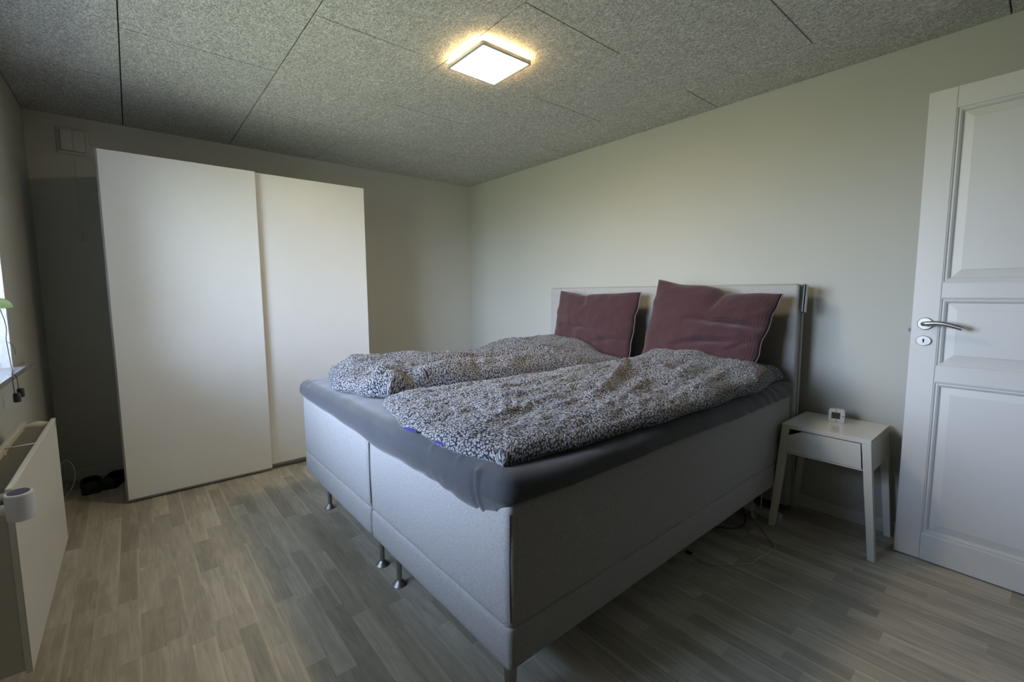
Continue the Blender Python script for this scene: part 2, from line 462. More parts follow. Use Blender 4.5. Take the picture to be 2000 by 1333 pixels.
# wall behind the camera with the doorway, and the hallway beyond
DX0, DX1, DZ = -1.09, -.235, 2.045
m = MB(); m.box((-3.6, FY-.12, 0), (DX0, FY, H+.05)); m.box((DX1, FY-.12, 0), (0, FY, H+.05)); m.box((DX0, FY-.12, DZ), (DX1, FY, H+.05))
struct(m.build('wall_front', M['wall_f']))
m = MB(); m.box((-2.2, FY-1.5, -.12), (.4, FY-.12, 0)); struct(m.build('floor_hall', M['floor']))
m = MB(); m.box((-2.2, FY-1.6, -.12), (.4, FY-1.5, H+.1)); m.box((-2.3, FY-1.6, -.12), (-2.2, FY-.12, H+.1)); m.box((.4, FY-1.6, -.12), (.5, FY-.12, H+.1))
m.box((-2.3, FY-1.6, H+.0), (.5, FY-.12, H+.1)); struct(m.build('wall_hall', M['wall_f']))
m = MB(); m.box((DX0-.06, FY, 0), (DX0, FY+.015, DZ+.06)); m.box((DX1, FY, 0), (DX1+.06, FY+.015, DZ+.06)); m.box((DX0, FY, DZ), (DX1, FY+.015, DZ+.06))
struct(m.build('trim_2', M['trim']))
# ceiling of chamfered wood wool boards
G, PN = 0.3747, 0.6
m = MB(); m.box((-3.6, FY-.12, H+.011), (.12, .12, H+.12))
ch = .0034
def panel(x0, x1, y0, y1):
    t = bmesh.new(); zl, zh = H, H+.012
    lo = [(x0+ch, y0+ch), (x1-ch, y0+ch), (x1-ch, y1-ch), (x0+ch, y1-ch)]; g_ = .0016; hi = [(x0+g_, y0+g_), (x1-g_, y0+g_), (x1-g_, y1-g_), (x0+g_, y1-g_)]
    a_ = [t.verts.new((x, y, zl)) for x, y in lo]; b_ = [t.verts.new((x, y, zl+.010)) for x, y in hi]
    t.faces.new(a_[::-1])
    for i in range(4): t.faces.new((a_[i], a_[(i+1)%4], b_[(i+1)%4], b_[i]))
    return t
pm = MB()
xs = [0.0] + [-G-PN*k for k in range(5)] + [LX]
for k in range(len(xs)-1):
    x1, x0 = xs[k], xs[k+1]
    js = [-.245-1.2*i for i in range(5)] if k % 2 == 0 else [-.845-1.205*i for i in range(5)]
    ys = [0.0] + [j for j in js if j > FY] + [FY]
    for ya, yb in zip(ys, ys[1:]): pm.add(panel(x0, x1, yb, ya))
ce = pm.build('ceiling', M['ceil']); struct(ce)
bk = m.build('ceiling_backing', M['groove']); bk.parent = ce
# skirting
m = MB(); m.box((-.013, FY, 0), (0, 0, .062), .002); m.box((-.024, FY, 0), (-.013, 0, .014), .003); struct(m.build('baseboard_right', M['trim']))
m = MB(); m.box((LX, -.013, 0), (-.013, 0, .062), .002); struct(m.build('baseboard_back', M['trim']))
# ---- window: frame, casement, glass
wx = LX-.30
wr = root('window_1', (wx, (WIN_Y0+WIN_Y1)/2, WIN_Z0), None, None); struct(wr)
m = MB(); a_, b_ = WIN_Y0+.012, WIN_Y1-.012
z0, z1 = WIN_Z0+.0, WIN_Z1-.012; ymid = (a_+b_)/2
m.box((wx-.05, a_, z0), (wx+.02, a_+.05, z1), .004); m.box((wx-.05, b_-.05, z0), (wx+.02, b_, z1), .004)
m.box((wx-.05, a_, z0), (wx+.02, b_, z0+.05), .004); m.box((wx-.05, a_, z1-.05), (wx+.02, b_, z1), .004)
m.box((wx-.045, ymid-.03, z0), (wx+.015, ymid+.03, z1), .004)
m.build('window_frame', M['trim'], wr)
m = MB(); m.box((wx-.022, a_+.05, z0+.05), (wx-.018, ymid-.03, z1-.05)); m.build('pane', M['glass'], wr)
m = MB(); m.box((wx-.022, ymid+.03, z0+.05), (wx-.018, b_-.05, z1-.05)); m.build('pane', M['glass'], wr)
# sill
m = MB(); t = bmesh.new(); P_ = [(LX-.29, WIN_Y0), (LX-.29, WIN_Y1), (LX, WIN_Y1), (LX, -.845), (LX+.040, -.845), (LX+.040, WIN_Y0-.18), (LX, WIN_Y0-.18), (LX, WIN_Y0)]; m.extr([(x, y, WIN_Z0-.02) for x, y in P_], (0, 0, .02))
o = struct(m.build('trim_3', M['granite']))

# ================================================================== WARDROBE
WX0, WX1, WXM = -2.9056, -1.423, -2.149
wd = root('wardrobe', ((WX0+WX1)/2, -.34, 0), 'tall white wardrobe with two plain sliding doors against the back wall', 'wardrobe')
m = MB(); m.box((WX0, -.60, .02), (WX0+.018, -.016, 1.975), .001); m.box((WX1-.018, -.60, .02), (WX1, -.016, 1.975), .001)
m.box((WX0, -.60, 1.957), (WX1, -.016, 1.975), .001); m.box((WX0+.018, -.60, .02), (WX1-.018, -.016, .038)); m.box((WX0+.018, -.022, .038), (WX1-.018, -.016, 1.957))
m.box((WXM-.009, -.59, .038), (WXM+.009, -.022, 1.957))
m.build('body', M['carc'], wd)
m = MB(); m.box((WX0+.02, -.56, 0), (WX1-.02, -.04, .02)); m.build('shade_plinth', M['black'], wd)  # recessed base coloured black as the shadow below the doors
m = MB(); m.box((WX0+.004, -.650, .004), (WX1-.004, -.60, .020), .001); m.build('bottom_rail', M['darkalu'], wd)
m = MB(); m.box((WX0+.004, -.645, 1.957), (WX1-.004, -.60, 1.972), .001); m.build('top_rail', M['alu'], wd)
d1 = MB().box((WX0+.006, -.674, .020), (WXM, -.656, 1.988), .0012).build('sliding_door', M['lacq'], wd)
m = MB(); m.box((WX0-.003, -.672, .008), (WX0+.006, -.652, 1.994), .0008); m.box((WX0, -.6735, .008), (WXM, -.654, .020), .0008)
m.build('edge_profile', M['alu'], d1); d1['label'] = 'wider front sliding door on the left'
d2 = MB().box((WXM-.04, -.648, .034), (WX1, -.630, 1.988), .0012).build('sliding_door', M['lacq'], wd)
m = MB(); m.box((WXM-.04, -.6475, .020), (WX1, -.628, .034), .0008); m.box((WX1, -.647, .020), (WX1+.004, -.630, 1.988), .0006); m.build('edge_profile', M['alu'], d2)

# ================================================================== BED
BX0, BX1 = -2.122, -.185; BY0, BY1, BM = -3.186, -1.385, -2.293
ZB, ZS, ZT = .203, .323, .668
def bulge(a, b, amt):
    ax, ay, az = a; bx_, by_, bz_ = b
    def fn(p, n):
        u = (p.z-az)/(bz_-az); k = math.sin(max(0, min(1, u))*math.pi)**.6*amt
        h = Vector((n.x, n.y, 0)); o_ = h*k
        o_ += n*0.0018*N(p.x, p.y, p.z, 7)
        return o_
    return fn
def make_bed(ya, yb, label):
    r_ = root('box_spring_bed', ((BX0+BX1)/2, (ya+yb)/2, 0), label, 'bed', 'two box spring beds pushed together')
    a, b = (BX0+.004, ya+.004, ZS-.007), (BX1, yb-.004, ZT)
    soft('mattress_box', M['linen'], r_, a, b, .022, .035, bulge(a, b, .004))
    a, b = (BX0+.004, ya+.004, ZB), (BX1, yb-.004, ZS+.004)
    soft('base_box', M['linen'], r_, a, b, .014, .035, bulge(a, b, .003))
    # piping on the upright edges and sewn line between the two layers
    for yy in (ya+.007, yb-.007):
        m = MB(); m.tube([(BX0+.010, yy, ZS+.02), (BX0+.008, yy, .45), (BX0+.010, yy, ZT-.03)], .0016, 6)
        m.build('piping', M['seam'], r_)
    m = MB().box((BX0+.012, ya+.012, ZS-.003), (BX1-.01, yb-.012, ZS+.003)); m.build('seam', M['seam'], r_)
    return r_
def bed_leg(par, x, y, kind='metal'):
    m = MB(); mx = Matrix.Translation((x, y, 0))
    if kind == 'metal':
        m.lathe([(0, 0), (.030, 0), (.0305, .003), (.024, .010), (.0125, .020), (.0105, .024), (.0105, ZB+.01), (0, ZB+.01)], mx, 28)
    else:
        m.lathe([(0, 0), (.012, 0), (.014, .004), (.024, ZB+.01), (0, ZB+.01)], mx, 28)
    m.build('leg', M['steel'], par, auto=40)
bn = make_bed(BY0, BM-.003, 'light grey upholstered box spring bed nearer the camera and nightstand')
bf = make_bed(BM+.003, BY1, 'light grey upholstered box spring bed nearer the white wardrobe')
for x, y in ((-2.04, -2.370), (-.32, -2.40), (-.34, -3.07)): bed_leg(bn, x, y)
bed_leg(bn, -2.045, -3.095, 'cone')
for x, y in ((-2.03, -1.487), (-2.035, -2.193), (-.32, -2.19), (-.32, -1.50)): bed_leg(bf, x, y)
# headboard
hb = root('headboard', (-.13, (BY0+BY1)/2, 0), 'wide light grey upholstered headboard standing against the right wall', 'headboard')
def hdisp(p, n): return n*0.0015*N(p.x, p.y, p.z, 6)
soft('front_pad', M['linen_h'], hb, (-.176, BY0-.004, .035), (-.118, BY1+.008, 1.238), .022, .05, hdisp)
soft('back_panel', M['linen_h'], hb, (-.122, BY0-.003, .03), (-.076, BY1+.007, 1.234), .012, .08, hdisp)
m = MB()
yy = BY0-.004; P_ = [(-.1205, yy, .05), (-.1205, yy, 1.222)]
m.tube(P_, .0016, 8, smooth=0); m.build('piping', M['linen_h'], hb, smooth=True)
for y_ in (BY0+.05, BY1-.10): MB().box((-.165, y_, 0), (-.09, y_+.05, .04)).build('foot', M['dark'], hb)

def interp(tab, s):
    tab = sorted(tab)
    if s <= tab[0][0]: return tab[0][1]
    for (a, x), (b, y) in zip(tab, tab[1:]):
        if s <= b:
            u = (s-a)/(b-a); u = u*u*(3-2*u)*.6+u*.4; return x+(y-x)*u
    return tab[-1][1]
def seg_dist(px, py, poly):
    best = 9; tt = 0; L = 0; tot = sum(math.dist(poly[i], poly[i+1]) for i in range(len(poly)-1))
    for (ax, ay), (bx_, by_) in zip(poly, poly[1:]):
        dx, dy = bx_-ax, by_-ay; l2 = dx*dx+dy*dy
        u = max(0, min(1, ((px-ax)*dx+(py-ay)*dy)/l2)); qx, qy = ax+u*dx, ay+u*dy
        d = math.hypot(px-qx, py-qy)
        if d < abs(best): best = d*(1 if dx*(py-ay)-dy*(px-ax) > 0 else -1); tt = (L+u*math.sqrt(l2))/tot
        L += math.sqrt(l2)
    return best, tt
# ---- mattress topper in a dark fitted sheet
TX0, TX1, TY0, TY1, TZ0, TZ1 = -2.148, -.192, -3.206, -1.368, .618, .734
SHEET_FOLDS = [([(-2.62, .600), (-2.74, .628), (-2.86, .655), (-2.96, .690)], .0075), ([(-2.74, .602), (-2.85, .632), (-2.95, .668)], .0085),
    ([(-2.83, .598), (-2.90, .620), (-2.98, .650)], .0085), ([(-2.90, .592), (-2.95, .604), (-3.02, .625)], .006), ([(-2.50, .612), (-2.60, .632), (-2.70, .645)], .004), ([(-1.42, .67), (-1.52, .695), (-1.66, .70)], .005)]
def sheet_disp(p, n):
    o_ = Vector((0, 0, 0)); side = 1-abs(n.z)
    # softly waving sides and lower edge
    low = max(0, min(1, (TZ0+.05-p.z)/.05))
    dyn = p.y-TY0; dxf = p.x-TX0; dyf = TY1-p.y
    cn = math.exp(-((dxf/.16)**2+(dyn/.16)**2)); cf = math.exp(-((dxf/.12)**2+(dyf/.12)**2))
    # the corners are drawn in and lifted by the elastic
    o_ += Vector((.030, .034, 0))*cn*(.45+.55*low) + Vector((0, 0, .012))*cf*low + Vector((.022, -.02, 0))*cf*(.4+.6*low)
    if n.y < -.3:      # near side
        head = max(0, 1-abs(p.x+.45)/.45)
        o_ += Vector((0, 0, 1))*low*(.034+.010*math.sin(p.x*4.2+1.0)+.006*math.sin(p.x*9.0))*(1-.3*cn)+Vector((0, 0, .010))*cn*low
        fold = math.sin(p.x*62+p.z*60+3*N(p.x, 0, p.z, 6))
        o_ += n*(.007*N(p.x, 0, p.z, 5)+(.0006+.0030*head)*fold*(.5+low)) + Vector((0, 1, 0))*.010*low
    if n.x < -.3:      # foot
        o_ += Vector((0, 0, 1))*low*(.002-.026*math.exp(-((p.y+2.50)/.42)**2)-.030*math.exp(-((p.y+3.08)/.20)**2)+.003*math.sin(p.y*19)) + Vector((1, 0, 0))*.008*low
        for poly, dp in SHEET_FOLDS:
            d, tt = seg_dist(p.y, p.z, poly); env = math.sin(min(1, max(0.02, tt))*math.pi)**.6
            o_ += n*dp*.55*env*min(1, max(0, (p.z-TZ0-.004)/.022))*(-math.exp(-(d/.0065)**2) + .9*math.exp(-((d+.014)/.011)**2) + .5*math.exp(-((d-.016)/.012)**2))
        o_ += n*.004*N(0, p.y, p.z, 4, 3)
    # corner dart with a small pucker at its top
    if n.x < -.25:
        dq = dyn-.128+(TZ1-p.z)*.12; g2 = (math.exp(-(dq/.007)**2)-.8*math.exp(-((dq-.016)/.010)**2))*max(0, min(1, (TZ1-.012-p.z)/.02)); o_ += Vector((-1, 0, 0))*.006*g2
    g3 = math.exp(-((dyn-.125)/.012)**2-((p.z-(TZ1-.022))/.010)**2)*(1 if dxf < .06 else 0); o_ += Vector((-.7, 0, .5))*.010*g3
    if n.z > .5:
        o_ += Vector((0, 0, 1))*(.004*N(p.x, p.y, 0, 3.0)+.003*N(p.x, p.y, 0, 9, 5))
        d = Vector((p.x-(TX0+.05), p.y-(TY0+.12))).length
        o_ += Vector((0, 0, .012))*math.exp(-(d/.10)**2)
        # pulled creases running in from the foot edge
        for yy_, L_, a_ in ((-2.83, .30, .004), (-2.98, .25, .005), (-1.50, .3, .003)):
            q = p.y-yy_-.25*(p.x-TX0); o_ += Vector((0, 0, a_))*math.exp(-(q/.012)**2)*max(0, 1-(p.x-TX0)/L_)
    return o_
tp = root('mattress_topper', ((TX0+TX1)/2, (TY0+TY1)/2, TZ0), 'mattress topper in a dark grey fitted sheet lying across both beds', 'topper')
soft('fitted_sheet', M['sheet'], tp, (TX0, TY0, TZ0), (TX1, TY1, TZ1), .048, .0075, sheet_disp)

# ---- duvets
def make_duvet(name, label, xf, xh, yn, yf, hts, folds, seed, zb, slits=()):
    """xf/xh foot and head edge over t (0 far side, 1 near side), yn/yf near and far edge over s (0 foot, 1 head)"""
    NS, NT_ = 250, 140
    rt_ = root(name, (0, 0, 0), label, 'duvet', 'floral duvets on the bed')
    def plan(s, t):
        return interp(xf, t)*(1-s)+interp(xh, t)*s, interp(yf, s)*(1-t)+interp(yn, s)*t
    cx, cy = plan(.5, .5); rt_.location = (cx, cy, zb)
    def height(x, y):
        wsum = zsum = 0
        for hx, hy, hz in hts:
            d2 = ((x-hx)**2+(y-hy)**2); w_ = 1/(d2+.004)**1.6; wsum += w_; zsum += w_*hz
        return zsum/wsum
    bm_ = bmesh.new(); uvl = bm_.loops.layers.uv.new('UVMap')
    top = []; uvs = {}
    def warp(x): # denser samples near the borders
        return .5-.5*math.cos(math.pi*x) if False else x
    for i in range(NS+1):
        row = []; s = i/NS; s = s + .035*math.sin(2*math.pi*s)*-1 if False else s
        for j in range(NT_+1):
            t = j/NT_
            x, y = plan(s, t)
            L = 1.75; Wd = .95
            # irregular outline
            e_ = min(s*L, (1-s)*L, t*Wd, (1-t)*Wd)
            wob = .020*N(x, y, 0, 6, seed)*max(0, 1-e_/.12)
            ox = (-1 if s < .5 else 1)*wob*(1 if min(s, 1-s)*L < .12 else 0); oy = (1 if t < .5 else -1)*wob*(1 if min(t, 1-t)*Wd < .12 else 0)
            r_ = .055
            def ed(d): q = max(0, min(1, d/r_)); return .55+.45*math.sqrt(max(0, 1-(1-q)**2))
            E = min(ed(s*L), ed((1-s)*L), ed(t*Wd), ed((1-t)*Wd)); E *= .75+.25*min(1, e_/.10)
            h = (height(x, y)-zb)
            dz = 0
            for poly, wd_, am, sharp in folds:
                d, tt = seg_dist(x, y, poly)
                env = min(1, tt*5+.15, (1-tt)*5+.15)
                if sharp: # one-sided tuck: steep on one side
                    k = math.exp(-(d/wd_)**2) if d > 0 else math.exp(-(d/(wd_*.35))**2)
                else: k = math.exp(-(d/wd_)**2)
                dz += am*env*k
            # crumple noise: billowed, oriented
            wx_, wy_ = x+.05*N(x, y, 0, 5, seed), y+.05*N(x, y, 1, 5, seed)
            bil = 1-abs(N(wx_*.8, wy_*1.7, 0, 5.0, seed+2))*2.2
            bil2 = 1-abs(N(wx_*.9, wy_*1.5, 0, 12.0, seed+4))*2.2
            f3 = N(wx_, wy_, 0, 30, seed); f4 = 1-abs(N(wx_, wy_, 0, 42, seed+9))*2
            dz += .003*(bil-.5)+.003*(bil2-.5)+.0016*f3+.0036*(f4-.5)
            an = 1-abs(N(wx_*1.6+wy_*.5, wy_*7-wx_*1.2, 0, 1.3, seed+6))*2.4; an2 = 1-abs(N(wx_*1.4+wy_*.4, wy_*3.4-wx_*.7, 0, 9.0, seed+8))*2.4; an3 = 1-abs(N(wx_*1.8, wy_*3.0+wx_*.9, 0, 20.0, seed+12))*2.2
            kh = 1-.6*max(0, (s-.72)/.28); dz = dz*kh+(.008*(an-.5)+.0062*(an2-.5)+.0030*(an3-.5))*kh
            z = zb + max(.014, h+dz)*E
            # under-cut so the rim rolls over
            tuck = (1-E)
            v = bm_.verts.new((x+ox, y+oy, z)); row.append(v); uvs[v] = (s*1.95, t*1.15 + .35*(h+dz)*(1 if t > .5 else -1))
        top.append(row)
    for j in range(NT_+1):
        acc = 0.0; u_ = [0.0]
        for i in range(NS): acc += (top[i+1][j].co-top[i][j].co).length; u_.append(acc)
        o_ = u_[NS//2]
        for i in range(NS+1): uvs[top[i][j]] = (u_[i]-o_, 0)
    for i in range(NS+1):
        acc = 0.0; u_ = [0.0]
        for j in range(NT_): acc += (top[i][j+1].co-top[i][j].co).length; u_.append(acc)
        o_ = u_[NT_//2]
        for j in range(NT_+1): uvs[top[i][j]] = (uvs[top[i][j]][0], u_[j]-o_)
    for i in range(NS):
        for j in range(NT_): bm_.faces.new((top[i][j], top[i+1][j], top[i+1][j+1], top[i][j+1]))
    # underside: the rim sampled again lower down, shrunk inwards
    rim = [top[i][0] for i in range(NS+1)] + [top[NS][j] for j in range(1, NT_+1)] + [top[i][NT_] for i in range(NS-1, -1, -1)] + [top[0][j] for j in range(NT_-1, 0, -1)]
    prev = rim; ctr = Vector((cx, cy, zb))
    inner = [top[i][1] for i in range(NS+1)] + [top[NS-1][j] for j in range(1, NT_+1)] + [top[i][NT_-1] for i in range(NS-1, -1, -1)] + [top[1][j] for j in range(NT_-1, 0, -1)]
    outd = []
    for v, q in zip(rim, inner):
        du = Vector(uvs[v])-Vector(uvs[q]); outd.append(du.normalized() if du.length > 1e-7 else Vector((0, 1)))
    cum = [0.0]*len(rim)
    for k, (inn, fz) in enumerate(((-.007, .78), (-.009, .50), (-.003, .20), (.012, .02), (.06, .0))):
        ring = []
        for a, v in enumerate(rim):
            d = Vector((v.co.x-cx, (v.co.y-cy)*1.8, 0)).normalized()
            nv = bm_.verts.new((v.co.x-d.x*inn, v.co.y-d.y*inn, zb+(v.co.z-zb)*fz)); cum[a] += (nv.co-prev[a].co).length
            uu = Vector(uvs[v])+outd[a]*cum[a]; uvs[nv] = (uu.x, uu.y); ring.append(nv)
        for a in range(len(ring)): bm_.faces.new((prev[a], ring[a], ring[(a+1)%len(ring)], prev[(a+1)%len(ring)]))
        prev = ring
    bm_.faces.new(prev)
    for fc in bm_.faces:
        for lp in fc.loops: lp[uvl].uv = uvs[lp.vert]
    bmesh.ops.recalc_face_normals(bm_, faces=bm_.faces[:])
    me = bpy.data.meshes.new('cover'); bm_.transform(Matrix.Translation((-cx, -cy, -zb))); bm_.to_mesh(me); bm_.free()
    link('cover', me, M['floral'], rt_, True)
    return rt_
ZD = .738
far_d = make_duvet('duvet', 'navy and white floral duvet lying rumpled on the half nearer the wardrobe',
    xf=[(0, -2.00), (.25, -2.04), (.5, -2.10), (.8, -2.05), (1, -1.98)], xh=[(0, -.36), (.3, -.36), (.7, -.40), (1, -.46)],
    yf=[(0, -1.50), (.2, -1.44), (.6, -1.44), (1, -1.47)], yn=[(0, -2.205), (.1, -2.17), (.25, -2.19), (.5, -2.22), (.8, -2.29), (1, -2.34)],
    hts=[(-2.05, -1.7, .845), (-1.9, -1.7, .868), (-1.6, -1.65, .855), (-1.3, -1.6, .832), (-1.12, -1.6, .82), (-.95, -1.65, .85), (-.75, -1.65, .885), (-.5, -1.7, .895), (-.45, -1.9, .885),
         (-1.9, -2.1, .85), (-1.6, -2.1, .85), (-1.3, -2.12, .835), (-1.0, -2.15, .83), (-.7, -2.2, .82), (-.45, -2.25, .80), (-1.6, -1.9, .825), (-1.1, -1.9, .815), (-2.0, -1.9, .82), (-.45, -1.55, .87), (-1.9, -1.5, .83), (-1.2, -1.5, .80)],
    folds=[([(-1.95, -2.12), (-1.6, -2.13), (-1.2, -2.14), (-.8, -2.17)], .045, .018, False), ([(-1.86, -2.20), (-1.84, -2.12), (-1.80, -2.0)], .038, -.045, False), ([(-1.7, -1.86), (-1.3, -1.88), (-.9, -1.98), (-.55, -2.1)], .035, .024, True), ([(-1.75, -1.97), (-1.35, -2.0), (-1.0, -2.06)], .025, -.022, False), ([(-1.98, -2.10), (-1.92, -2.02), (-1.88, -1.9)], .04, .022, False),
           ([(-2.03, -1.75), (-1.9, -1.85), (-1.75, -1.9)], .035, .018, False), ([(-2.0, -1.62), (-1.7, -1.7), (-1.4, -1.75)], .03, .014, False),
           ([(-1.5, -2.2), (-1.45, -2.12), (-1.42, -2.0)], .02, -.022, False), ([(-1.2, -1.95), (-.9, -2.0), (-.6, -2.12), (-.45, -2.25)], .04, .02, False), ([(-1.3, -1.8), (-1.0, -1.82), (-.75, -1.9)], .03, .016, True),
           ([(-.9, -1.6), (-.8, -1.75), (-.75, -1.9)], .02, -.015, False)],
    seed=3.1, zb=ZD)
near_d = make_duvet('duvet', 'navy and white floral duvet lying rumpled on the half nearer the nightstand',
    xf=[(0, -2.02), (.12, -2.06), (.4, -2.115), (.75, -2.125), (1, -2.09)], xh=[(0, -.52), (.3, -.44), (.75, -.40), (.92, -.22), (1, -.27)],
    yf=[(0, -2.235), (.1, -2.22), (.25, -2.235), (.6, -2.29), (.8, -2.345), (1, -2.39)], yn=[(0, -3.13), (.15, -3.155), (.5, -3.185), (.8, -3.195), (1, -3.15)],
    hts=[(-2.05, -2.3, 0.787), (-1.8, -2.3, 0.787), (-1.5, -2.3, 0.787), (-1.2, -2.32, 0.787), (-.9, -2.4, 0.802), (-.7, -2.45, 0.812), (-2.05, -2.7, 0.787), (-1.7, -2.6, 0.812), (-1.4, -2.6, 0.812), (-1.1, -2.6, 0.822), (-.8, -2.7, 0.852), (-.5, -2.62, 0.887), (-.5, -2.8, 0.892), (-.5, -3.0, 0.857),
         (-.3, -3.08, 0.827), (-2.0, -3.05, 0.802), (-1.6, -3.08, 0.802), (-1.2, -3.08, 0.802), (-.8, -3.08, 0.812), (-1.5, -2.85, 0.802), (-1.1, -2.85, 0.812), (-.5, -2.45, 0.812), (-.8, -2.95, 0.842)],
    folds=[([(-.80, -2.57), (-.90, -2.635), (-1.02, -2.70), (-1.2, -2.79), (-1.36, -2.87), (-1.52, -2.93)], .034, .030, True), ([(-1.10, -2.90), (-1.35, -2.985), (-1.62, -3.05)], .022, .012, True), ([(-1.0, -2.86), (-1.25, -2.94), (-1.5, -3.0)], .014, .008, False),
           ([(-.82, -2.47), (-1.05, -2.52), (-1.35, -2.56), (-1.7, -2.58)], .025, .012, False), ([(-.78, -2.72), (-.88, -2.86), (-.9, -3.0)], .022, .010, True), ([(-.66, -2.50), (-.72, -2.56), (-.86, -2.66)], .016, -.016, False),
           ([(-2.05, -2.75), (-1.85, -2.70), (-1.6, -2.72)], .03, .014, False), ([(-2.05, -2.95), (-1.8, -2.86), (-1.5, -2.80)], .028, .014, False), ([(-.6, -3.02), (-.85, -3.08), (-1.1, -3.12)], .03, .014, False),
           ([(-2.02, -2.26), (-2.0, -2.36), (-1.97, -2.42)], .02, -.02, False)],
    seed=8.7, zb=ZD)
for (x, y, l) in ((-2.138, -2.70, .085), (-2.132, -2.88, .06)):     # blue lining peeping from the buttoned opening at the foot
    m = MB(); t = bmesh.new(); bmesh.ops.create_uvsphere(t, u_segments=16, v_segments=8, radius=1)
    m.add(t, Matrix.Translation((x, y, ZD+.016)) @ Matrix.Rotation(.10, 4, 'Z') @ Matrix.Diagonal((.008, l/2, .0038, 1)))
    m.build('lining', M['blue'], near_d, smooth=True)['label'] = 'blue lining showing at the buttoned foot opening'

# ---- pillows
def make_pillow(corners, label, T, creases, seed, dips):
    """corners: top-left, top-right, bottom-right, bottom-left in world space"""
    TL, TR, BR, BL = [Vector(c) for c in corners]
    c = (TL+TR+BR+BL)/4; r_ = root('pillow', c, label, 'pillow', 'burgundy pillows against the headboard')
    Wd = (TR-TL).length; Hh = (BL-TL).length
    nrm = (TR-TL).cross(BL-TL).normalized()
    if nrm.x > 0: nrm = -nrm                    # towards the foot end
    NU, NV = 90, 72; bm_ = bmesh.new(); uvl = bm_.loops.layers.uv.new('UVMap'); uvs = {}; sides = []
    for sgn in (1, -1):
        g = []
        for i in range(NU+1):
            row = []
            for j in range(NV+1):
                u, v = i/NU, j/NV; a, b = 2*u-1, 2*v-1
                pu = (1-a*a); pv = (1-b*b)
                p = TL*(1-u)*(1-v)+TR*u*(1-v)+BR*u*v+BL*(1-u)*v
                # edges drawn in between the corners
                p += (TR-TL)*(-a*.010*pv+.006*math.sin(b*9+seed)*abs(a)**6*pv) + (BL-TL).normalized()*(interp(dips, u)*(1-v)**1.5 - .02*v*pu)
                th = T*(max(0, pu)**.42)*(max(0, pv)**.42)
                dz = 0
                for (u0, v0, u1, v1, w_, am) in creases:
                    dd, tt = seg_dist(u, v, [(u0, v0), ((u0+u1)/2, (v0+v1)/2-.035), (u1, v1)]); ww_ = w_ if dd > 0 else w_*.4
                    dz += am*math.exp(-(dd/ww_)**2)*math.sin(min(1, max(0, tt))*math.pi)**.7
                q = Vector((u*Wd, v*Hh, seed))
                edgew = .0035*math.sin(b*11+2.2*math.sin(b*5+seed))*(abs(a)**8) + .0025*math.sin(a*9+seed)*(abs(b)**8)
                wr_ = (1-abs(noise.noise(q*7))*2)*.006 + noise.noise(q*16)*.003
                off = th+(dz+wr_)*min(1, (pu*pv)*6) if sgn > 0 else -th*.62
                p = p + nrm*(off+edgew)
                if sgn < 0 and (i in (0, NU) or j in (0, NV)): row.append(sides[0][i][j]); continue
                vv = bm_.verts.new(p-c); uvs[vv] = (u*Wd, v*Hh); row.append(vv)
            g.append(row)
        sides.append(g)
        for i in range(NU):
            for j in range(NV):
                bm_.faces.new((g[i][j], g[i+1][j], g[i+1][j+1], g[i][j+1]) if sgn > 0 else (g[i][j+1], g[i+1][j+1], g[i+1][j], g[i][j]))
    for fc in bm_.faces:
        for lp in fc.loops: lp[uvl].uv = uvs[lp.vert]
    bmesh.ops.recalc_face_normals(bm_, faces=bm_.faces[:])
    edge = [Vector(v.co)+c for v in sides[0][NU]]
    me = bpy.data.meshes.new('pillowcase'); bm_.to_mesh(me); bm_.free(); link('pillowcase', me, M['waffle'], r_, True)
    m = MB(); m.tube([e_+Vector((.004, -.002, 0)) for e_ in edge[::3]], .0024, 8); m.build('side_trim', M['mauve'], r_, smooth=True)['label'] = 'pale mauve inner edge at the open side'
    return r_
make_pillow([(-.285, -1.60, 1.215), (-.285, -2.315, 1.20), (-.43, -2.325, .742), (-.43, -1.65, .745)],
            'burgundy waffle pillow leaning on the headboard half nearer the wardrobe', .062, [(.10, .55, .70, .62, .055, -.024), (.55, .80, 1.0, .68, .05, -.020), (.37, 0, .42, .22, .05, -.014), (.15, .85, .7, .88, .05, .010)], 1.0, [(0,0),(.2,.016),(.37,.036),(.45,.022),(.7,.012),(1,0)])
make_pillow([(-.285, -2.445, 1.278), (-.285, -3.150, 1.187), (-.47, -3.095, .800), (-.47, -2.44, .762)],
            'large burgundy waffle pillow leaning on the headboard half nearer the nightstand', .072, [(.34, .46, 1.02, .47, .055, -.032), (.28, .80, .92, .66, .055, -.026), (.62, .0, .56, .34, .05, -.018), (.75, .85, 1.0, .62, .04, -.012)], 2.3, [(0,0),(.22,.014),(.44,.005),(.53,.010),(.62,.038),(.72,.026),(.9,.006),(1,0)])

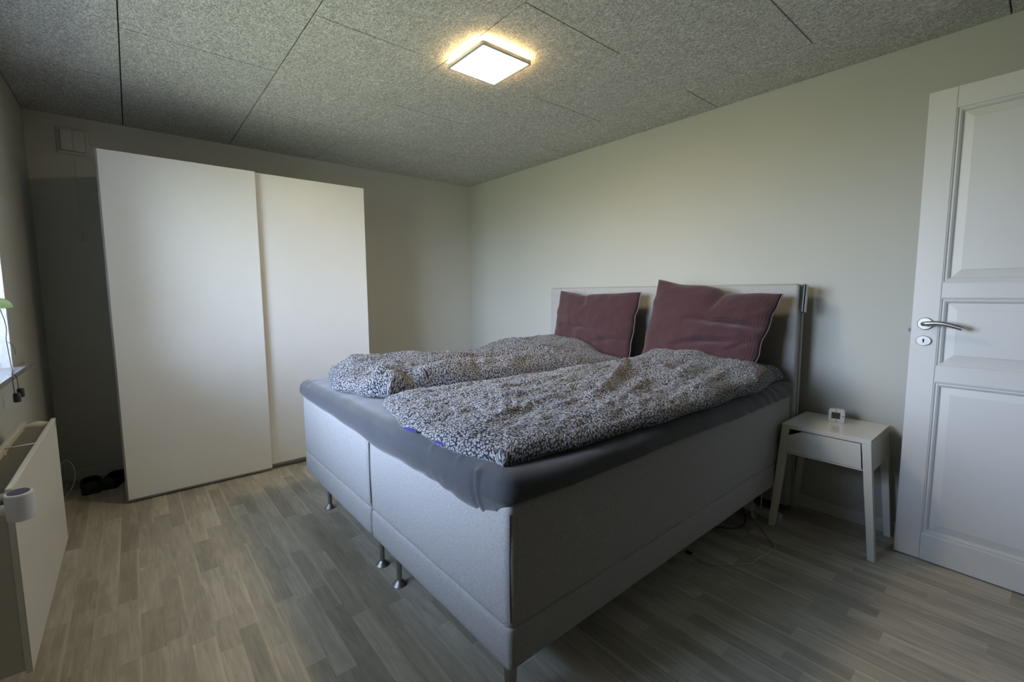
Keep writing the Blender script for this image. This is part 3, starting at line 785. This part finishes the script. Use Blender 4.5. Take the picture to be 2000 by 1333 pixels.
# ---- remote clipped on the side of the headboard
rc = root('remote_control', (-.14, -3.21, 1.09), 'slim black and silver remote hanging on the side of the headboard', 'remote control')
mx = Matrix.Translation((-.145, -3.2055, 1.162)) @ Matrix.Rotation(math.radians(0), 4, 'Y')
def rbox(mb, c_, d, bev, mx):
    t = bmesh.new(); bmesh.ops.create_cube(t, size=1)
    for v in t.verts: v.co = Vector((c_[0]+v.co.x*d[0], c_[1]+v.co.y*d[1], c_[2]+v.co.z*d[2]))
    if bev: bmesh.ops.bevel(t, geom=t.edges[:], offset=bev, segments=3, profile=.5, affect='EDGES')
    mb.add(t, mx)
tl = Matrix.Shear('XY', 4, (0, 0)) if False else Matrix.Identity(4)
rm = Matrix.Translation((-.148, -3.2075, 1.162)) @ Matrix.Rotation(math.radians(6), 4, 'Y')
m = MB(); rbox(m, (0, 0, 0), (.036, .012, .146), .004, rm); m.build('shell', M['dark'], rc, smooth=False)
m = MB(); rbox(m, (.006, -.0075, 0), (.024, .004, .142), .0015, rm)
m.build('front_plate', M['silver'], rc)
for k in range(4): m = MB(); rbox(m, (.006, -.0100, .052-.012*k), (.018, .0015, .0015), 0, rm); m.build('button', M['dark'], rc)
# ================================================================== NIGHTSTAND
ns = root('nightstand', (-.2, -3.389, 0), 'small white nightstand with splayed legs between bed and door', 'nightstand')
NX0, NX1 = -.376, -.030; NYL, NYR = -3.2105, -3.5665      # top: left and right ends
ZN = .546
m = MB(); m.box((NX0, NYR, ZN-.021), (NX1, NYL, ZN), .0012); m.build('top', M['night'], ns)
kL, kR = (-3.2105+.0, -3.5665)
def ny(side, z, inset=0):            # outer edge line of the legs
    sp = (ZN-.021-z)/(ZN-.021)
    return (-3.2105+.041*sp-inset) if side == 'L' else (-3.5665-.041*sp+inset)
zk = .402
for side in 'LR':
    for xf_, xb_ in ((NX0, NX0+.034), (NX1-.034, NX1)):
        m = MB(); q = .034
        def leg_pts(z, tap): 
            a = ny(side, z); b = ny(side, z, q-tap); return [(xf_, a, z), (xb_, a, z), (xb_, b, z), (xf_, b, z)]
        m.prism(leg_pts(0, .008), leg_pts(ZN-.021, 0), .001); m.build('leg', M['night'], ns)
    m = MB(); a0, a1 = ny(side, zk), ny(side, ZN-.021); s_ = -.004 if side == 'L' else .004
    m.prism([(NX0+.03, a0, zk), (NX1-.03, a0, zk), (NX1-.03, a0+s_, zk), (NX0+.03, a0+s_, zk)], [(NX0+.03, a1, ZN-.021), (NX1-.03, a1, ZN-.021), (NX1-.03, a1+s_, ZN-.021), (NX0+.03, a1+s_, ZN-.021)])
    m.build('side_panel', M['night'], ns)
m = MB(); m.box((NX0+.02, ny('R', zk, .005), zk), (NX1, ny('L', zk, .005), zk+.004)); m.box((NX1-.006, ny('R', .5, .01), zk), (NX1-.002, ny('L', .5, .01), ZN-.021))
m.box((NX0+.001, ny('R', zk, .034), zk-.001), (NX0+.02, ny('L', zk, .034), zk+.005))
m.build('body', M['night'], ns)
dr = MB()
yl = lambda z: ny('L', z, .0345); yr_ = lambda z: ny('R', z, .0385)
zb_, zt_ = .409, .521
poly = [(NX0+.001, yl(zb_), zb_), (NX0+.001, yr_(zb_), zb_), (NX0+.001, yr_(zt_), zt_), (NX0+.001, -3.300, zt_), (NX0+.001, yl(.492), .492)]
dr.extr(poly, (.012, 0, 0)); dro = dr.build('drawer', M['night'], ns)
m = MB(); m.box((NX0+.013, -3.52, .412), (NX1-.02, -3.26, .418)); m.box((NX0+.013, -3.262, .412), (NX1-.02, -3.258, .485)); m.box((NX0+.013, -3.524, .412), (NX1-.02, -3.520, .485)); m.build('tray', M['carc'], dro)
# clock
ck = root('alarm_clock', (-.14, -3.378, ZN), 'small white square digital alarm clock standing on the nightstand', 'clock')
cm = Matrix.Translation((-.150, -3.380, ZN+.0335)) @ Matrix.Rotation(math.radians(8), 4, 'Z')
m = MB(); t = bmesh.new(); bmesh.ops.create_cube(t, size=1)
for v in t.verts: v.co = Vector((v.co.x*.026, v.co.y*.066, v.co.z*.066))
bmesh.ops.bevel(t, geom=[e_ for e_ in t.edges if abs(e_.verts[0].co.x-e_.verts[1].co.x) > .01], offset=.009, segments=5, profile=.5, affect='EDGES')
bmesh.ops.bevel(t, geom=[e_ for e_ in t.edges if abs(e_.verts[0].co.x-e_.verts[1].co.x) < .001 ], offset=.0012, segments=2, profile=.5, affect='EDGES')
m.add(t, cm); m.build('case', M['white'], ck)
m = MB(); rbox(m, (-.0132, .003, .001), (.0012, .036, .032), .0004, cm); m.build('screen', M['screen'], ck)
m = MB()
rbox(m, (-.0134, .002, .0255), (.0008, .0035, .0045), 0, cm); rbox(m, (-.0134, .002, .0235), (.0008, .0055, .0014), 0, cm); m.build('bell_symbol', M['screen'], ck)
m = MB(); rbox(m, (-.0134, -.0265, .0), (.0008, .0075, .0035), 0, cm); m.build('mode_symbol', M['screen'], ck)
m = MB(); rbox(m, (-.0134, .0, -.0255), (.0008, .005, .0048), 0, cm); m.build('calendar_symbol', M['screen'], ck)
m = MB(); rbox(m, (-.0134, .0265, .003), (.0008, .003, .003), 0, cm); m.build('timer_symbol', M['alu'], ck)

# ================================================================== OPEN DOOR
dr_ = bpy.data.objects.new('door_1', None); COL.objects.link(dr_); struct(dr_)
dr_.location = (-.193, -3.641, .006); dr_.rotation_euler = (0, 0, 0)
DW, DH, DT = .822, 2.016, .040
# local: u = distance from the latch edge towards the hinge, z, d = depth from the face (positive = towards the wall)
ang = .036; ux, uy = -math.sin(ang), -math.cos(ang); nx_, ny_ = math.cos(ang), -math.sin(ang)
def D(u, z, d): return (ux*u+nx_*d, uy*u+ny_*d, z)
def dbox(mb, u0, u1, z0, z1, d0, d1, bev=0.0):
    t = bmesh.new(); bmesh.ops.create_cube(t, size=1)
    for v in t.verts:
        u = u0 if v.co.x < 0 else u1; z = z0 if v.co.y < 0 else z1; d = d0 if v.co.z < 0 else d1
        v.co = Vector(D(u, z, d))
    bmesh.ops.recalc_face_normals(t, faces=t.faces[:])
    if bev: bmesh.ops.bevel(t, geom=t.edges[:], offset=bev, segments=2, profile=.5, affect='EDGES')
    mb.add(t)
def build_raw(mb, name, mat, par, auto=None):
    me = bpy.data.meshes.new(name); mb.bm.to_mesh(me); mb.bm.free(); o = link(name, me, mat, par)
    if auto is not None:
        for p in me.polygons: p.use_smooth = True
        me.set_sharp_from_angle(angle=math.radians(auto))
    return o
SW = .088
rails = [(0, .118), (.803, .868-.0), (1.162, 1.225), (1.937, DH)]
m = MB(); dbox(m, 0, SW, 0, DH, 0, DT, .002); dbox(m, DW-SW, DW, 0, DH, 0, DT, .002); build_raw(m, 'stile', M['door'], dr_)
m = MB()
for a, b in rails: dbox(m, SW+.0006, DW-SW-.0006, a, b, .0002, DT-.0002, .0015)
build_raw(m, 'rail', M['door'], dr_)
for (za, zb2) in ((.118, .803), (.868, 1.162), (1.225, 1.937)):
    # stepped moulding round the panel
    m = MB(); prof = [(0, .0), (.004, .001), (.007, .006), (.012, .004), (.018, .008), (.022, .014), (.022, .016)]
    t = bmesh.new(); rings = []
    for ins, dep in prof:
        rings.append([t.verts.new(D(u, z, dep)) for u, z in ((SW+ins, za+ins), (DW-SW-ins, za+ins), (DW-SW-ins, zb2-ins), (SW+ins, zb2-ins))])
    for r0, r1 in zip(rings, rings[1:]):
        for k in range(4): t.faces.new((r0[k], r0[(k+1)%4], r1[(k+1)%4], r1[k]))
    bmesh.ops.recalc_face_normals(t, faces=t.faces[:]); m.add(t); build_raw(m, 'moulding', M['door'], dr_)
    # raised and fielded panel
    m = MB(); t = bmesh.new(); rings = []
    for ins, dep in ((.021, .0165), (.052, .0085), (.0535, .0068)):
        rings.append([t.verts.new(D(u, z, dep)) for u, z in ((SW+ins, za+ins), (DW-SW-ins, za+ins), (DW-SW-ins, zb2-ins), (SW+ins, zb2-ins))])
    for r0, r1 in zip(rings, rings[1:]):
        for k in range(4): t.faces.new((r0[k], r0[(k+1)%4], r1[(k+1)%4], r1[k]))
    t.faces.new(rings[-1]); bk_ = [t.verts.new(D(u, z, .030)) for u, z in ((SW+.001, za+.001), (DW-SW-.001, za+.001), (DW-SW-.001, zb2-.001), (SW+.001, zb2-.001))]
    t.faces.new(bk_[::-1]); [t.faces.new((rings[0][k], rings[0][(k+1)%4], bk_[(k+1)%4], bk_[k])) for k in range(4)]
    bmesh.ops.recalc_face_normals(t, faces=t.faces[:]); m.add(t); build_raw(m, 'panel', M['door'], dr_)
FR = Matrix((( nx_*-1, 0, ux, 0), (ny_*-1, 0, uy, 0), (0, 1, 0, 0), (0, 0, 0, 1)))   # local x = out of the face, y = up, z = along door
def face_frame(u, z):                                                             # z axis out of the face
    return Matrix.Translation(D(u, z, 0)) @ Matrix(((ux, 0, -nx_, 0), (uy, 0, -ny_, 0), (0, 1, 0, 0), (0, 0, 0, 1)))
HU, HZ = .046, 1.051
m = MB(); m.lathe([(0, 0), (.0265, 0), (.0265, .006), (.024, .0085), (0, .0085)], face_frame(HU, HZ), 40)
hand = build_raw(m, 'handle', M['steel'], dr_, 35)
m = MB(); P_ = [D(HU, HZ, -.008), D(HU, HZ, -.03), D(HU+.002, HZ+.0005, -.046), D(HU+.012, HZ+.003, -.054), D(HU+.045, HZ+.006, -.056), D(HU+.08, HZ+.001, -.056), D(HU+.122, HZ-.012, -.054)]
m.tube(P_, .0095, 18); lv = build_raw(m, 'lever', M['steel'], hand, 50)
m = MB(); t = bmesh.new()
m.lathe([(0, 0), (.0265, 0), (.0262, .005), (.024, .0072), (0, .0072)], face_frame(HU-.001, .977) @ Matrix.Diagonal((1, .82, 1, 1)), 40); esc = build_raw(m, 'escutcheon', M['steel'], dr_, 35)
m = MB(); m.lathe([(0, 0), (.0038, 0), (.0038, .0006), (0, .0006)], face_frame(HU-.001, .981) @ Matrix.Translation((0, 0, .0071)), 20)
rbox(m, (0, -.006, .0074), (.0045, .012, .0006), 0, face_frame(HU-.001, .981)); build_raw(m, 'keyhole', M['black'], esc)
m = MB(); dbox(m, -.011, 0, 1.012, 1.027, .012, .024, .001); build_raw(m, 'latch_bolt', M['darkalu'], dr_)
m = MB()
for z in (.25, 1.75):
    m.lathe([(0, -.05), (.008, -.05), (.008, .05), (0, .05)], Matrix.Translation(D(DW+.004, z, DT)), 14)
build_raw(m, 'hinge', M['steel'], dr_, 40)

# ================================================================== CEILING LAMP
lx0, lx1, ly0, ly1 = -1.575, -1.283, -2.368, -2.075
lp = root('ceiling_lamp', ((lx0+lx1)/2, (ly0+ly1)/2, H), 'square flat glowing ceiling lamp with pale frame and rear glow', 'lamp')
def rounded(x0, x1, y0, y1, r_, z, n=8):
    P = []
    for cx_, cy_, a0 in ((x1-r_, y1-r_, 0), (x0+r_, y1-r_, 90), (x0+r_, y0+r_, 180), (x1-r_, y0+r_, 270)):
        for k in range(n+1): a = math.radians(a0+90*k/n); P.append((cx_+r_*math.cos(a), cy_+r_*math.sin(a), z))
    return P
def ring_stack(sections, cap0=False, cap1=False):
    t = bmesh.new(); R = [[t.verts.new(p) for p in s] for s in sections]
    for a, b in zip(R, R[1:]):
        for k in range(len(a)): t.faces.new((a[k], a[(k+1)%len(a)], b[(k+1)%len(b)], b[k]))
    if cap0: t.faces.new(R[0])
    if cap1: t.faces.new(R[-1])
    bmesh.ops.recalc_face_normals(t, faces=t.faces[:]); return t
zt, zl = H-.021, H-.036
m = MB(); e1 = .013
m.add(ring_stack([rounded(lx0+.01, lx1-.01, ly0+.01, ly1-.01, .012, zt), rounded(lx0, lx1, ly0, ly1, .016, zt), rounded(lx0, lx1, ly0, ly1, .016, zl+.002), rounded(lx0+.002, lx1-.002, ly0+.002, ly1-.002, .014, zl),
    rounded(lx0+e1, lx1-e1, ly0+e1, ly1-e1, .004, zl), rounded(lx0+e1, lx1-e1, ly0+e1, ly1-e1, .004, zl+.003)], cap0=True)); m.build('frame', M['lampf'], lp)
m = MB(); m.add(ring_stack([rounded(lx0+e1, lx1-e1, ly0+e1, ly1-e1, .004, zl+.002), rounded(lx0+e1, lx1-e1, ly0+e1, ly1-e1, .004, zl+.004)], True, True)); m.build('diffuser', M['diff'], lp)
m = MB(); m.add(ring_stack([rounded(lx0+.012, lx1-.012, ly0+.012, ly1-.012, .012, H-.0205), rounded(lx0+.012, lx1-.012, ly0+.012, ly1-.012, .012, H-.006)])); m.build('glow_strip', M['halo'], lp)
m = MB(); m.box((lx0+.03, ly0+.03, H-.021), (lx1-.03, ly1-.03, H), .002); m.build('mounting_plate', M['lampf'], lp)

# ================================================================== VENT on the back wall
vt = root('wall_vent', (-3.022, 0, 2.16), 'square white air vent high on the back wall beside the wardrobe', 'vent')
t = ring_stack([[(-3.097+i_, -.002-dd, 2.083+i_), (-2.947-i_, -.002-dd, 2.083+i_), (-2.947-i_, -.002-dd, 2.242-i_), (-3.097+i_, -.002-dd, 2.242-i_)] for i_, dd in ((0, -.002), (.0, .005), (.004, .010), (.016, .010), (.018, .006))], False, True)
m = MB(); m.add(t); m.build('frame', M['carc'], vt)
m = MB(); m.box((-3.078, -.030, 2.100), (-3.0235, -.004, 2.225), .003); m.box((-3.0225, -.030, 2.100), (-2.966, -.004, 2.225), .003); m.build('cover', M['carc'], vt)
m = MB(); m.tube([(-3.022, -.012, 2.085), (-3.021, -.010, 1.85), (-3.019, -.010, 1.575)], .0012, 6); m.build('pull_cord', M['cord'], vt)
m = MB(); m.lathe([(0, -.014), (.006, -.012), (.007, 0), (.004, .012), (0, .014)], Matrix.Translation((-3.019, -.010, 1.562)), 14); m.build('knob', M['cord'], vt, smooth=True)

# ================================================================== RADIATOR
RX0, RX1, RY0, RY1, RZ0, RZ1 = -3.178, -3.082, -2.318, -1.428, .185, .696
rd = root('radiator', ((RX0+RX1)/2, (RY0+RY1)/2, RZ0), 'cream white panel radiator on the left wall under the window', 'radiator')
def ribbed(x, sgn):
    """flat face with fine vertical ribs towards the near lower part"""
    t = bmesh.new(); n = 178; front = []; back = []
    for i in range(n+1):
        y = RY0+(RY1-RY0)*i/n; rr = .0007*(1 if i % 4 < 2 else 0)
        front.append([t.verts.new((x-sgn*rr*(1 if 0.02 < (z-RZ0)/(RZ1-RZ0) < .93 else 0), y, z)) for z in (RZ0, RZ0+.02, RZ0+.022, RZ1-.045, RZ1-.043, RZ1)])
    for a, b in zip(front, front[1:]):
        for k in range(5): t.faces.new((a[k], b[k], b[k+1], a[k+1]))
    return t
m = MB(); m.add(ribbed(RX1, 1)); m.box((RX1-.014, RY0, RZ0), (RX1-.0012, RY1, RZ1-.0), .001); m.build('front_panel', M['rad'], rd)
m = MB(); m.box((RX0, RY0, RZ0), (RX0+.013, RY1, RZ1), .003); m.build('back_panel', M['rad'], rd)
m = MB(); m.box((RX1-.013, RY0-.001, RZ1-.001), (RX1+.001, RY1+.001, RZ1+.007), .003); m.build('top_rim', M['rad'], rd); m = MB(); m.box((RX0-.001, RY0-.001, RZ1-.001), (RX0+.014, RY1+.001, RZ1+.007), .003); m.build('top_rim', M['rad'], rd)
m = MB(); nf = 46
for i in range(nf):
    y = RY0+.03+(RY1-RY0-.08)*i/(nf-1); xa, xb_ = RX0+.013, RX1-.014; xm = (xa+xb_)/2
    m.box((xa, y, RZ0+.03), (xm-.002, y+.0012, RZ1-.014)); m.box((xm+.002, y+.006, RZ0+.03), (xb_, y+.0072, RZ1-.014))
fins = m.build('convector_fins', M['radd'], rd); 
for y_ in (RY0+.002, RY1-.006): MB().box((RX0+.013, y_, RZ0+.01), (RX1-.013, y_+.004, RZ1-.05)).build('side_cover', M['radd'], rd)
m = MB(); m.lathe([(.011, -.05), (.011, -.03), (.013, -.022), (.0175, -.008), (.0185, 0), (.0165, .010), (.013, .020), (.0105, .026), (.0105, .05)], Matrix.Translation(((RX0+RX1)/2, RY1-.022, RZ1-.012)) @ Matrix.Rotation(math.pi/2, 4, 'Y'), 20)
m.build('header_pipe', M['rad'], rd, auto=40)
m = MB(); m.lathe([(.010, -.045), (.010, .045)], Matrix.Translation(((RX0+RX1)/2, RY0+.024, RZ1-.02)) @ Matrix.Rotation(math.pi/2, 4, 'Y'), 20); m.build('header_pipe', M['rad'], rd, auto=40); m = MB()
m.tube([(RX0+.006, -1.838, RZ1+.003), (RX1-.006, -1.826, RZ1+.003)], .003, 8); m.tube([(RX0+.010, -1.836, RZ1+.002), (RX0+.02, -1.857, RZ1-.03)], .004, 8); m.build('cross_bar', M['rad'], rd, smooth=True)
m = MB(); m.tube([(RX0+.045, RY0-.015, .645), (RX0+.03, RY0-.045, .64), (RX0+.02, RY0-.05, .5), (RX0+.02, RY0-.05, .0)], .008, 12); m.build('supply_pipe', M['rad'], rd, smooth=True)
for y_ in (RY0+.15, RY1-.18): MB().box((LX+.004, y_, .25), (RX0, y_+.03, .62)).build('bracket', M['rad'], rd)
tv = root('radiator_thermostat', (-3.058, -2.40, .645), 'round white smart thermostat with dark top on the near radiator end', 'thermostat')
vm = Matrix.Translation((-3.058, -2.398, .646)) @ Matrix.Rotation(math.radians(4), 4, 'X')
m = MB(); m.lathe([(0, 0), (.0245, 0), (.0262, .002), (.0262, .0095), (.0257, .010), (.0262, .0105), (.0262, .056), (.0257, .0565), (.0262, .057), (.0262, .066), (.0245, .0685), (.0205, .069), (0, .069)], vm, 48); m.build('casing', M['white'], tv, auto=30)
m = MB(); m.lathe([(0, .0692), (.0205, .0692), (.0205, .0700), (0, .0700)], vm, 40); m.build('display', simple('matt_display', (.055, .055, .075), .7), tv)
m = MB(); m.tube([(-3.070, -2.392, .672), (-3.105, -2.375, .668)], .013, 20, smooth=0); m.build('neck', M['white'], tv, auto=40)
m = MB(); m.tube([(-3.103, -2.376, .668), (-3.122, -2.366, .662), (-3.13, -2.335, .655), (-3.13, -2.32, .65)], .010, 16); m.build('valve', M['steel'], tv, auto=40)

# ================================================================== window cords, orchid
bc = root('blind_cord', (-3.184, -1.4, .79), 'thin dark blind cords with black weights hanging over the grey window sill', 'cord')
m = MB(); m.tube([(-3.40, -1.9, 1.98), (-3.30, -1.5, 1.55), (-3.226, -1.235, 1.14), (-3.225, -1.200, 1.01), (-3.2265, -1.155, .905), (-3.215, -1.22, .8875), (-3.196, -1.37, .887), (-3.186, -1.44, .876), (-3.184, -1.44, .820)], .0015, 6)
m.tube([(-3.225, -1.205, 1.01), (-3.222, -1.12, .99), (-3.224, -1.055, .955), (-3.226, -1.045, .94)], .0010, 6)
m.tube([(-3.200, -1.34, .887), (-3.186, -1.36, .876), (-3.184, -1.357, .825)], .0012, 6)
m.build('cord', M['bcord'], bc, smooth=True)
for (y, z) in ((-1.440, .786), (-1.357, .792)):
    m = MB(); m.lathe([(0, 0), (.009, 0), (.0115, .003), (.011, .032), (.008, .036), (0, .036)], Matrix.Translation((-3.179, y, z)) , 20); m.build('weight', M['dark'], bc, auto=40)
orc = root('potted_plant', (-3.42, -1.75, WIN_Z0), 'plant with a broad pale green leaf reaching past the window edge above the sill', 'plant')
pm_ = Matrix.Translation((-3.42, -1.75, WIN_Z0))
m = MB(); m.lathe([(0, 0), (.05, 0), (.055, .004), (.068, .12), (.072, .125), (.070, .13), (.064, .128), (.060, .10), (0, .10)], pm_, 36); m.build('pot', M['pot'], orc, auto=40)
m = MB(); m.lathe([(0, .105), (.0598, .103)], pm_, 24); m.build('bark', M['soil'], orc)
def leaf(pts, w_, curl=.25):
    t = bmesh.new(); P = [Vector(p) for p in pts]; n = 24; rows = []
    for i in range(n+1):
        u = i/n*(len(P)-1); k = min(int(u), len(P)-2); q = u-k
        p0, p1, p2, p3 = P[max(k-1, 0)], P[k], P[k+1], P[min(k+2, len(P)-1)]
        c_ = 0.5*((2*p1)+(p2-p0)*q+(2*p0-5*p1+4*p2-p3)*q*q+(3*p1-p0-3*p2+p3)*q**3); d = (p2-p1).normalized()
        sd = d.cross(Vector((1, .1, .35))).normalized(); upv = sd.cross(d)
        ww = w_*(math.sin(math.pi*min(1, (i/n)*.80+.20))**.6 if i < n else .02)
        rows.append([t.verts.new(c_+sd*ww*s_+upv*abs(s_)**2*ww*curl) for s_ in (-1, -.75, -.5, -.25, 0, .25, .5, .75, 1)])
    for a, b in zip(rows, rows[1:]):
        for k in range(8): t.faces.new((a[k], a[k+1], b[k+1], b[k]))
    bmesh.ops.solidify(t, geom=t.faces[:], thickness=.0022); bmesh.ops.recalc_face_normals(t, faces=t.faces[:]); return t
for pts, w_ in (([(-3.42, -1.75, .98), (-3.37, -1.64, 1.10), (-3.28, -1.43, 1.165), (-3.215, -1.26, 1.170), (-3.198, -1.185, 1.162)], .030), ([(-3.42, -1.76, .98), (-3.40, -1.90, 1.07), (-3.37, -2.05, 1.07), (-3.36, -2.12, 1.03)], .035), ([(-3.42, -1.75, .98), (-3.46, -1.62, 1.04), (-3.48, -1.52, 1.02)], .03)):
    m = MB(); m.add(leaf(pts, w_)); m.build('leaf', M['leaf'], orc, smooth=True)

# ================================================================== SHOES
def make_shoe(loc, rz, label):
    r_ = root('shoe', loc, label, 'shoe', 'black shoes behind the radiator')
    r_.rotation_euler = (0, 0, rz)
    # sections along y (0 heel .. 0.28 toe): half width, top height
    secs = [(0, .030, .060), (.012, .040, .078), (.04, .044, .082), (.08, .043, .076), (.12, .044, .074), (.15, .048, .072), (.19, .052, .060), (.23, .050, .048), (.26, .040, .040), (.278, .022, .032)]
    t = bmesh.new(); R = []
    for y, hw, h in secs:
        ring = []
        for k in range(20):
            a = 2*math.pi*k/20; cx_ = math.cos(a); sz = math.sin(a)
            ring.append(t.verts.new((hw*math.copysign(abs(cx_)**.7, cx_), y, .018+(h-.018)*(max(0, sz)**.75) if sz > 0 else .018)))
        R.append(ring)
    for i, (a, b) in enumerate(zip(R, R[1:])):
        for k in range(20):
            if 1 <= i <= 3 and 2 <= k <= 7: continue     # foot opening
            t.faces.new((a[k], a[(k+1)%20], b[(k+1)%20], b[k]))
    t.faces.new(R[0]); t.faces.new(R[-1])
    bmesh.ops.recalc_face_normals(t, faces=t.faces[:]); bmesh.ops.solidify(t, geom=t.faces[:], thickness=.003)
    me = bpy.data.meshes.new('upper'); t.to_mesh(me); t.free(); o = link('upper', me, M['shoe'], r_, True)
    s_ = o.modifiers.new('s', 'SUBSURF'); s_.levels = 1; s_.render_levels = 1
    poly = [(-.9*hw-.006, y) for y, hw, h in secs] + [((.9*hw+.006), y) for y, hw, h in secs[::-1]]
    t = ring_stack([[(x, y, z) for x, y in poly] for z in (0.0, .004, .016, .019)], True, True)
    me = bpy.data.meshes.new('sole'); t.to_mesh(me); t.free(); link('sole', me, M['shoe'], r_)
    return r_
make_shoe((-3.072, -.362, 0), math.radians(4), 'black slip-on shoe on the floor nearer the radiator')
make_shoe((-3.003, -.340, 0), math.radians(-17), 'black slip-on shoe on the floor nearer the wardrobe')

# ================================================================== CABLES
o = MB().tube([(-3.20, -.33, .20), (-3.175, -.30, .222), (-3.150, -.29, .18), (-3.142, -.29, .12), (-3.158, -.30, .05), (-3.19, -.31, .006), (-3.20, -.34, .004)], .0035, 8).build('loose_cable', M['cord'], smooth=True)
tag(o, 'looped cream cable in the corner beside the black shoes', 'cable')
cb = root('charging_cable', (-.6, -3.15, 0), 'thin white charging cable curling on the floor beside the bed', 'cable')
m = MB(); m.tube([(-.925, -3.045, .004), (-.943, -3.129, .003), (-.889, -3.194, .003), (-.80, -3.255, .003), (-.72, -3.262, .003), (-.636, -3.278, .003), (-.575, -3.275, .003), (-.539, -3.249, .003), (-.49, -3.20, .003), (-.447, -3.173, .003), (-.405, -3.12, .006), (-.375, -3.085, .03)], .0021, 8)
m.build('cable', M['cord'], cb, smooth=True)
m = MB(); m.box((-.935, -3.05, 0), (-.915, -3.02, .007), .002); m.build('connector', M['dark'], cb)
ad = root('wall_adapter', (-.35, -3.075, 0), 'white round plug adapter on the floor under the bed corner', 'plug')
m = MB(); t = bmesh.new(); bmesh.ops.create_cube(t, size=1)
for v in t.verts: v.co = Vector((-.345+v.co.x*.05, -3.068+v.co.y*.042, .052+v.co.z*.04))
bmesh.ops.bevel(t, geom=t.edges[:], offset=.014, segments=5, profile=.5, affect='EDGES'); m.add(t); m.build('plug', M['white'], ad, auto=30)
ps = root('power_strip', (-.30, -3.02, 0), 'white power strip lying on the dark floor under the bed', 'power strip')
m = MB(); m.box((-.315, -3.20, 0), (-.260, -2.86, .032), .005); m.build('housing', M['white'], ps)
[MB().lathe([(0, 0), (.019, 0), (.019, .0008), (0, .0008)], Matrix.Translation((-.2875, y, .0321)), 20).build('socket', M['carc'], ps) for y in (-3.15, -3.07, -2.99, -2.91)]
o = MB().tube([(-.30, -3.0, .010), (-.40, -3.07, .005), (-.52, -3.09, .004), (-.60, -3.02, .004), (-.66, -2.90, .004), (-.6, -2.7, .004)], .003, 8).build('black_cable', M['dark'], smooth=True)
tag(o, 'black cable looping on the floor under the bed', 'cable')
o = MB().tube([(-.30, -3.105, .16), (-.30, -3.105, .034)], .003, 8, smooth=0).build('white_lead', M['cord'], smooth=True)
tag(o, 'short white lead dropping straight down to the power strip', 'cable')
